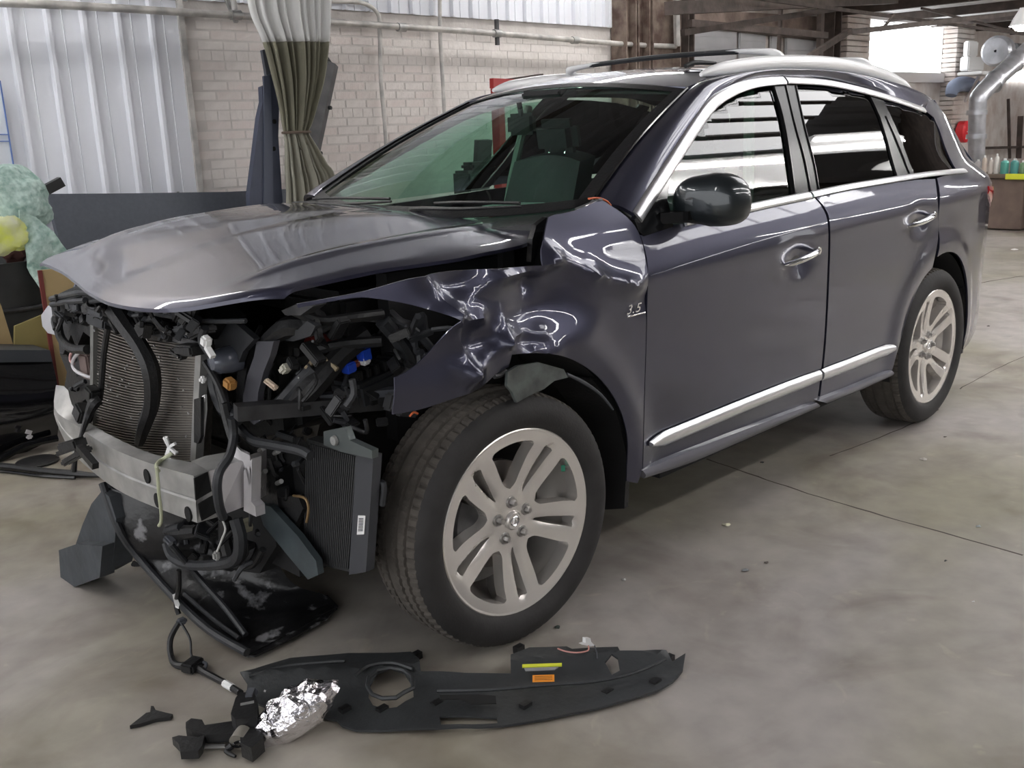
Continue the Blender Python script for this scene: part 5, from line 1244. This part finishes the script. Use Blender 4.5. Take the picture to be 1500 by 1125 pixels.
for k in range(5):
    MB().beam(ctr-_d*.04+ax1*(-.085+.03*k)+ax3*.03, ctr-_d*.045+ax1*(-.07+.03*k)-ax3*.035, .003, .004).build('reflector_rib', CHROME, hl, smooth=False)
MB().bbox(at(388, 1012, 2, .05)+Vector((.0, .0, .0)), (.008, .008, .008)).build('screw_boss', WHITE, hl)
# broken black bracket beside it
bk = empty('broken_bracket', at(320, 1090, 2, 0), 'broken black headlight bracket with a metal motor beside the reflector', 'bracket')
def lump(px, z, h, m=BLACK, nm='bracket_piece'): return MB().prism(F(px, z), (0, 0, -h)).build(nm, m, bk, smooth=False)
lump([(272, 1058), (280, 1052), (296, 1054), (300, 1062), (340, 1056), (372, 1054), (378, 1070), (340, 1074), (302, 1076), (284, 1070), (272, 1066)], .04, .025)
lump([(252, 1080), (262, 1077), (290, 1080), (300, 1076), (296, 1092), (290, 1100), (264, 1101), (262, 1090)], .035, .022)
lump([(345, 1022), (352, 1014), (372, 1014), (378, 1030), (376, 1052), (345, 1054), (338, 1045)], .075, .05)
lump([(350, 1056), (380, 1050), (386, 1080), (368, 1096), (352, 1088)], .05, .04)
MB().bbox(at(367, 1018, 2, .07), (.05, .03, .02), rot=(0, 0, .8)).build('grey_plug', GREY, bk)
MB().tube([at(358, 1070, 2, .04), at(350, 1088, 2, .03)], [.02, .026], 14, 0).build('motor', mat('dull_motor', (.33, .31, .27), .4, .5), bk)
MB().lathe([(.001, -.004), (.012, -.004), (.016, 0)], at(349, 1090, 2, .045), 'z', 12).build('motor_end', BLACKG, bk)
MB().beam(at(292, 1094, 2, .012), at(330, 1093, 2, .012), .008, .006).build('metal_rod', ALU, bk, smooth=False)
MB().tube([at(340, 1092, 2, .02), at(332, 1100, 2, .01), at(345, 1108, 2, .008)], [.01, .008, .004], 7, 3).build('broken_stub', BLACK, bk)
MB().prism(F([(352, 1030), (372, 1026), (372, 1029), (352, 1033)], .078), (0, 0, -.002)).build('pale_line', ALU, bk, smooth=False)
# loom of wire trailing on the floor
lw = empty('wiring_harness', at(285, 975, 2, 0), 'loose black wiring harness trailing on the floor by the splash shield', 'wire')
MB().tube([at(262, 912, 2, .10), at(250, 935, 2, .05), at(250, 958, 2, .012), at(258, 974, 2, .010), at(285, 976, 2, .012), at(300, 985, 2, .012), at(328, 1000, 2, .012), at(352, 1015, 2, .03)], [.008, .009, .009, .010, .014, .010, .010, .010], 8, 5).build('cable', BLACK, lw)
MB().tube([at(265, 912, 2, .10), at(278, 935, 2, .06), at(280, 958, 2, .02), at(284, 972, 2, .014)], .004, 6, 5).build('thin_cable', BLACK, lw)
MB().bbox(at(266, 910, 2, .10), (.03, .025, .02)).build('connector', GREY, lw)
MB().bbox(at(282, 974, 2, .018), (.06, .045, .03), rot=(0, 0, .4)).build('connector', BLACK, lw)
MB().tube([at(292, 968, 2, .02), at(302, 972, 2, .02), at(300, 980, 2, .015)], .005, 6, 3).build('clear_clip', GREY, lw)
MB().tube([at(329, 1001, 2, .018), at(341, 1008, 2, .02)], .011, 8, 0).build('white_tape', WHITE, lw)
sh_ = MB().prism(F([(190, 1063), (214, 1044), (220, 1043), (221, 1034), (225, 1034), (228, 1040), (244, 1044), (253, 1046), (250, 1050), (228, 1053), (205, 1060)], .012), (0, 0, -.010)).build('plastic_shard', BLACK, smooth=False)
tagd(sh_, 'small pointed black plastic shard alone on the floor at lower left', 'shard')
# little bits on the slab
BITS = [(1064, 770, .022, (.62, .60, .45), 'crumpled cream paper scrap on the floor beside the car'), (1116, 678, .012, (.03, .03, .03), 'black crumb on the floor below the sill'), (1352, 673, .022, (.45, .42, .38), 'curled dry leaf on the floor right of the rear door'),
        (1433, 772, .016, (.35, .37, .36), 'grey-green scrap on the floor at far right below the joint'), (1092, 836, .016, (.25, .26, .27), 'flat grey chip on the floor right of the front wheel'), (914, 850, .010, (.75, .75, .72), 'tiny white crumb on the floor just behind the front tyre'),
        (816, 919, .012, (.02, .03, .025), 'dark blob on the floor under the front tyre'), (1122, 825, .010, (.12, .10, .09), 'dark crumb on the floor beside the flat grey chip'), (1385, 822, .008, (.1, .1, .1), 'small dark crumb on the right of the floor'),
        (1426, 882, .006, (.8, .8, .78), 'tiny white speck on the floor at right'), (1486, 366, .05, (.75, .74, .72), 'white scrap of paper on the far floor near the bench'), (1448, 478, .014, (.08, .06, .06), 'dark chip on the far floor behind the rear tyre'),
        (1384, 641, .010, (.08, .07, .06), 'dark crumb on the floor right of the rear tyre')]
for i, (a, b, r, c, l_) in enumerate(BITS):
    P = at(a, b, 2, 0); random.seed(i+20); n = 7
    pl = [(P.x+r*random.uniform(.5, 1.1)*cos(2*pi*k/n), P.y+r*random.uniform(.4, 1.0)*sin(2*pi*k/n), .001+random.uniform(0, .004)) for k in range(n)]
    mb = MB(); vs_ = [Vector(p) for p in pl]; vs_.append(Vector((P.x, P.y, .004+r*.25)))
    mb.thick(vs_, [(k, (k+1) % n, n) for k in range(n)], (0, 0, -.001)); o = mb.build('debris', mat('bit_%d' % i, c, .8), smooth=False); tagd(o, l_, 'debris')

# ------------------------------------------------------------------ things at the left, behind the nose
bc = empty('bumper_cover', at(40, 665, 2, 0), 'glossy black bumper cover lying on the floor at the left edge', 'bumper')
yb = at(30, 665, 2, 0).y
v_, t_ = coons([at(a, b, 1, yb) for a, b in ((-120, 690), (-40, 682), (0, 671), (40, 662), (84, 640))], [at(a, b, 1, yb+.10) for a, b in ((-120, 528), (-40, 530), (0, 531), (40, 530), (76, 526))], 12, 8, lambda u, v: (0, -.06*sin(pi*v), 0))
MB().thick(v_, t_, (0, .03, 0)).build('bumper_skin', mat('bumper_gloss', (.006, .006, .007), .10, coat=1, bump=.35, bscale=6), bc)
MB().prism([at(a, b, 1, yb+.08) for a, b in ((-120, 512), (73, 513), (77, 530), (-120, 532))], (0, .25, 0)).build('bumper_top', mat('blue_grey_plastic', (.05, .055, .065), .45), bc, smooth=False)
MB().tube([at(a, b, 1, yb-.05) for a, b in ((-60, 690), (0, 672), (40, 652), (84, 642))], .018, 8, 4).build('bumper_lip', BLACKG, bc)
MB().bbox(at(43, 640, 1, yb-.09), (.03, .02, .02)).beam(at(38, 632, 1, yb-.09), at(46, 634, 1, yb-.09), .01, .02).build('fog_lamp_bulb', ALUW, bc)
st = empty('trim_strip', at(60, 690, 2, 0), 'long black trim strip lying on the floor in front of the bumper cover', 'strip')
MB().tube(F([(-60, 682), (0, 682), (60, 689), (110, 694), (150, 697)], .018), [.014, .016, .016, .018, .008], 8, 4).build('strip_body', BLACK, st)
MB().tube(F([(-60, 689), (0, 690), (60, 697), (110, 700)], .010), .008, 8, 4).build('strip_edge', BLACKG, st)
o = MB().lathe([(.001, .012), (.09, .012), (.10, .008), (.10, 0)], at(55, 677, 2, .002), 'z', 24, fn=lambda i, j, r, h: (r*(1+.0*i), h)).build('oval_cap', BLACK); tagd(o, 'flat black round cap on the floor between bumper cover and trim strip', 'cap')
# cardboard
CARD = mat('cardboard', (.46, .34, .17), .85, var=.12, vscale=5, bump=.1, bscale=12)
yc_ = 2.48
cb = empty('cardboard_sheet', Vector((at(85, 560, 1, yc_).x, yc_, 0)), 'tan cardboard sheet with a dark red edge standing behind the nose', 'cardboard')
def vpoly(px, y): return [at(a, b, 1, y) for a, b in px]
pl = vpoly([(59, 398), (116, 398), (116, 560), (92, 600), (82, 566)], yc_); lowz = min(p.z for p in pl)
MB().prism(vpoly([(59, 396), (130, 390)], yc_)+[Vector((at(150, 640, 1, yc_).x, yc_, .004)), Vector((at(95, 640, 1, yc_).x, yc_, .004))], (0, .02, 0)).build('sheet', CARD, cb, smooth=False)
MB().beam(at(58, 396, 1, yc_-.005), Vector((at(94, 640, 1, yc_).x, yc_-.005, .006)), .014, .02).build('red_edge', mat('dark_red_edge', (.16, .03, .025), .6), cb, smooth=False)
o = MB().prism(vpoly([(-30, 380), (2, 448), (24, 520), (30, 600), (-40, 600)], 2.62), (0, .02, 0)).build('cardboard_flap', CARD, smooth=False); tagd(o, 'pointed tan cardboard flap at the left edge before the barrel', 'cardboard')
o = MB().prism(vpoly([(22, 478), (70, 458), (72, 520), (60, 600), (20, 600)], 2.60), (0, .02, 0)).build('cardboard_flap', mat('olive_card', (.34, .28, .11), .85)); tagd(o, 'low olive-tan cardboard flap leaning against the barrel', 'cardboard')
# barrel
yb2 = 3.05; rim = at(58, 372, 1, yb2); cxp = at(14, 372, 1, yb2)
rr2 = .30; bx0, by0 = rim.x-rr2*.85, yb2
ht = rim.z
ba = empty('trash_barrel', (bx0, by0, 0), 'dark plastic trash barrel filled with broken glass and rags at the left edge', 'barrel')
MB().lathe([(.001, .004), (rr2*.85, .004), (rr2*.93, ht*.4), (rr2*.95, ht*.45), (rr2*.95, ht*.7), (rr2*.97, ht*.75), (rr2, ht*.97), (rr2*1.05, ht), (rr2*.98, ht), (rr2*.9, ht*.8), (.001, ht*.8)], (bx0, by0, 0), 'z', 32).build('barrel_body', mat('barrel_grey', (.045, .048, .05), .6, var=.4, vscale=5, bump=.2, bscale=14), ba)
MB().tube([(bx0+rr2*1.0*cos(t), by0+rr2*1.0*sin(t), ht*.72) for t in [2*pi*k/24 for k in range(25)]], .012, 6, 1).build('barrel_hoop', STEELD, ba)
MINT = mat('crazed_glass', (.62, .78, .72), .3, bump=1.0, bscale=30, var=.4, vscale=30, col2=(.26, .42, .37))
def blob(name, c, r, m, seed, amp=.22, parent=None, **t):
    b_ = bmesh.new(); bmesh.ops.create_icosphere(b_, subdivisions=4, radius=1)
    for v in b_.verts:
        n_ = noise.noise(v.co*1.7+Vector((seed, 0, 0)))*amp+noise.noise(v.co*5+Vector((seed, 3, 0)))*amp*.35; q = v.co*(1+n_); v.co = Vector((q.x*r[0], q.y*r[1], q.z*r[2]))+Vector(c)
    o = MB().add([v.co for v in b_.verts], [[v.index for v in f.verts] for f in b_.faces]).build(name, m, parent, **t); b_.free(); return o
gp = at(5, 295, 1, yb2-.05)
o = blob('crumpled_glass', gp, (.25, .15, .19), MINT, 3); tagd(o, 'pale green crumpled shatterproof glass heaped on the trash barrel', 'glass')
v_, t_ = coons([at(a, b, 1, 2.95) for a, b in ((15, 330), (40, 330), (70, 350), (98, 372))], [at(a, b, 1, 2.55) for a, b in ((55, 470), (62, 440), (72, 420), (105, 404))], 16, 12, lambda u, v: (0, -.10*sin(pi*v)-.03*noise.noise(Vector((u*5, v*5, 0))), .05*sin(pi*v)+.03*noise.noise(Vector((u*6, v*6, 2)))))
pl = vpoly([(30, 308), (55, 318), (80, 340), (104, 372), (116, 398), (100, 450), (62, 430), (40, 392), (34, 350)], 2.72)
sv, stt = fill([(p.x, p.z) for p in pl], .035)
y_ = lambda x, z: 2.72+.05*noise.noise(Vector((x*6, z*6, 1)))+.02*noise.noise(Vector((x*18, z*18, 1)))
o = MB().thick([(x, y_(x, z), z) for x, z in sv], stt, (0, .012, 0)).build('windscreen_sheet', MINT, sharp=80); tagd(o, 'sheet of crazed pale green windscreen glass draped over the barrel side', 'glass')
o = blob('hi_vis_vest', at(2, 345, 1, 2.72), (.14, .05, .11), mat('hi_vis', (.72, .80, .06), .6, bump=.5, bscale=12, var=.5, vscale=7, col2=(.70, .72, .62)), 9, .35); tagd(o, 'yellow and white hi-vis cloth stuffed in the trash barrel', 'cloth')
o = blob('dark_rag', at(22, 366, 1, 2.90), (.08, .06, .07), mat('brown_rag', (.09, .035, .03), .8), 5, .3); tagd(o, 'dark brown rag in the barrel below the hi-vis cloth', 'rag')
o = MB().beam(at(30, 298, 1, 3.1), at(90, 266, 1, 3.1), .05, .055).build('rubber_bar', BLACK, smooth=False); tagd(o, 'black bar poking out of the barrel against the white wall', 'bar')
# grey board behind the hood, leaning stack behind the curtain
o = MB().prism([at(a, b, 1, YW-.22) for a, b in ((66, 284), (200, 283), (330, 281), (420, 277))]+[Vector((at(420, 277, 1, YW-.22).x, YW-.5, .01)), Vector((at(66, 284, 1, YW-.22).x, YW-.5, .01))], (0, -.05, 0)).build('slate_sheet', mat('slate_sheet', (.078, .088, .110), .6, var=.12, vscale=40), smooth=False)
tagd(o, 'wide slate-grey sheet leaning against the wall behind the hood', 'sheet')
DB = mat('navy_grey', (.07, .08, .12), .55, var=.2, vscale=5)
yl = YW-.63
def leaner(name, px, y, th, m, label, cat, **k):
    pts_ = [at(a, b, 1, y) for a, b in px]
    for p_, (a_, b_) in zip(pts_, px):
        if b_ >= 339: p_.z = .004
    zb = min(p.z for p in pts_); zt_ = max(p.z for p in pts_)
    o = MB().prism(pts_, (0, -th, 0)).build(name, m, smooth=False); tagd(o, label, cat); return o
ext = lambda px: px
o = leaner('door_skin', [(384, 112), (396, 107), (404, 130), (402, 200), (408, 290), (410, 340), (352, 345), (360, 285), (366, 238), (374, 172), (379, 150), (378, 128), (385, 125)], yl, .05, DB, 'navy-grey stepped panel leaning on the wall left of the curtain', 'panel')
for a, b in ((401, 218), (402, 178)): MB().bbox(at(a, b, 1, yl-.055), (.03, .01, .03)).build('bolt_hole', HOLE, o)
MB().prism([at(a, b, 1, yl-.05) for a, b in ((385, 112), (395, 110), (398, 200), (400, 345), (385, 345), (386, 200))], (0, -.012, 0)).build('raised_fold', mat('navy_pale', (.075, .085, .12), .5), o, smooth=False)  # fold in a slightly paler navy
MB().prism([at(a, b, 1, yl) for a, b in ((381, 74), (388, 72), (397, 114), (388, 116))], (0, -.03, 0)).build('grey_strip', GREY, o, smooth=False, label='small grey strip')
tr_o = empty('trough_panel', at(462, 330, 1, yl), 'dark grey folded trough leaning on the wall right of the curtain', 'panel')
a, b = at(480, 92, 1, YW-.07), at(430, 330, 1, YW-.07)
b = a+(b-a)*((a.z-.03)/(a.z-b.z))
w_ = .10; sec = [(-1, 0), (-.9, -.5), (.3, -.6), (.9, -.2), (1, .1)]
d_ = (b-a).normalized(); s_ = d_.cross(Vector((0, 1, 0))).normalized()
vs_ = []
for p in (a+Vector((0, 0, 0)), b):
    for (u, v) in sec: vs_.append(p+s_*u*w_+Vector((0, v*w_, 0)))
n = len(sec); MB().thick(vs_, [(i, i+1, n+i+1, n+i) for i in range(n-1)], (.0, .015, .0)).build('trough', mat('trough_grey', (.10, .10, .105), .5, var=.4, vscale=9), tr_o, smooth=False)
MB().prism([a+s_*w_*-1, a+s_*w_*-.3+d_*-.06, a+s_*w_*.5+d_*-.01, a+s_*w_+d_*.06, a+s_*w_*.2+Vector((0, -.05, 0))], (0, .02, 0)).build('torn_top', BLACK, tr_o, smooth=False)
for t_ in (.16, .33): MB().bbox(a.lerp(b, t_)+s_*.06+Vector((0, -.07, 0)), (.03, .03, .03)).build('clip', BLACK, tr_o)
# curtain
yk = YW-.75
L_ = [(358, -20), (365, 20), (383, 62), (396, 110), (406, 150), (411, 178), (414, 194), (416, 215), (416, 250), (418, 285), (417, 400)]
R_2 = [(480, -20), (479, 20), (476, 62), (470, 110), (459, 155), (452, 180), (447, 194), (456, 210), (474, 240), (488, 264), (530, 400)]
Lz = [at(a, b, 1, yk) for a, b in S(L_, 4)]; Rz = [at(a, b, 1, yk) for a, b in S(R_2, 4)]
def curt(i0, i1, m, name, parent):
    vs_, tr_ = [], []; N = 72
    for i in range(i0, i1+1):
        a, b = Lz[i], Rz[i]; wd = (b-a).length; amp = .035 if i > 28 else .045*min(1, .35+wd/.6)
        for j in range(N+1):
            u = j/N; p = a.lerp(b, u); ph = 8.5*2*pi*u+.6*sin(u*9); p = p+Vector((.012*sin(ph*.5), -amp*(sin(ph)+.4*sin(2.3*ph+1))-.05*sin(pi*u), 0)); vs_.append(p)
    for i in range(i1-i0):
        for j in range(N): q = i*(N+1)+j; tr_.append((q, q+N+1, q+N+2, q+1))
    return MB().thick(vs_, tr_, (0, .004, 0)).build(name, m, parent, sharp=180)
cu = empty('curtain', ((Lz[0].x+Rz[0].x)/2, yk, .5), 'gathered curtain, white above and olive below, tied with a cord', 'curtain')
curt(0, 8, mat('white_cloth', (.78, .78, .77), .85), 'white_header', cu)
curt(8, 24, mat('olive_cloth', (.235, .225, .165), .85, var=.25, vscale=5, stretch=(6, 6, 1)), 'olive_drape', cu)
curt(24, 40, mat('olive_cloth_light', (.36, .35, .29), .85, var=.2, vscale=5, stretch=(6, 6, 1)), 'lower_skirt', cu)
mid = (Lz[24]+Rz[24])/2; wd = (Rz[24]-Lz[24]).length
MB().tube([mid+Vector((wd*.52*cos(t), .09*sin(t)-.03, 0)) for t in [2*pi*k/20 for k in range(21)]], .010, 6, 1).build('tie_cord', mat('cord', (.12, .09, .07), .9), cu)
# notice at the left edge
nb_ = empty('notice_board', at(5, 190, 1, YW-.1), 'white notice sheet with a thin blue border at the left edge of the wall', 'notice')
MB().prism([at(a, b, 1, YW-.085) for a, b in ((-60, 118), (0, 118), (21, 250), (-50, 252))], (0, .012, 0)).build('sheet', mat('notice_white', (.68, .72, .78), .5), nb_, smooth=False)
for p, q in (((0, 118), (21, 250)), ((-20, 197), (13, 197)), ((-20, 207), (14, 207))): MB().beam(at(*p, 1, YW-.09), at(*q, 1, YW-.09), .010, .006).build('blue_border', mat('blue_line', (.10, .18, .45), .5), nb_, smooth=False)
# behind the car, seen over the roof and through the windows
pr = empty('red_lift_post', Vector((at(728, 300, 1, 2.6).x, 2.6, 0)), 'red steel post with a cross arm standing behind the car', 'post')
tp0 = at(728, 122, 1, 2.6)
MB().box((tp0.x, 2.6, tp0.z/2), (.06, .08, tp0.z)).build('post', RED, pr, smooth=False)
MB().beam(at(720, 122, 1, 2.56), at(765, 124, 1, 2.56), .04, .07).build('red_arm', RED, pr, smooth=False)
MB().beam(at(745, 118, 1, 2.7), at(792, 111, 1, 2.7), .06, .03).build('dark_arm', STEEL, pr, smooth=False)
MB().box((tp0.x+.1, 2.6, .02), (.6, .5, .036)).build('base_plate', RED, pr, smooth=False)
def stand(x, y, h, w_, m, label, nm, cat):
    t = empty(nm, (x, y, 0), label, cat); MB().bbox((x, y, h/2+.004), (w_, w_*.8, h), b=.02).build('body', m, t); MB().bbox((x+.02, y-.02, h+.03), (w_*.8, w_*.6, .06), b=.02).build('lid', BLACK, t); return t
q = at(690, 250, 1, 2.4); stand(q.x, 2.4, q.z, .22, STEELD, 'dark grey stand seen through the windscreen left of the red post', 'floor_stand', 'stand')
q = at(708, 205, 1, 3.3)
o = MB().beam(Vector((q.x, YW-.5, .01)), q, .16, .05).build('leaning_plank', STEELD, smooth=False); tagd(o, 'dark plank leaning on the wall, seen through the windscreen', 'plank')
o = MB().beam(Vector((q.x+.22, YW-.5, .01)), q+Vector((.22, 0, -.08)), .10, .05).build('leaning_plank', GREY, smooth=False); tagd(o, 'narrow grey plank leaning beside the dark plank', 'plank')
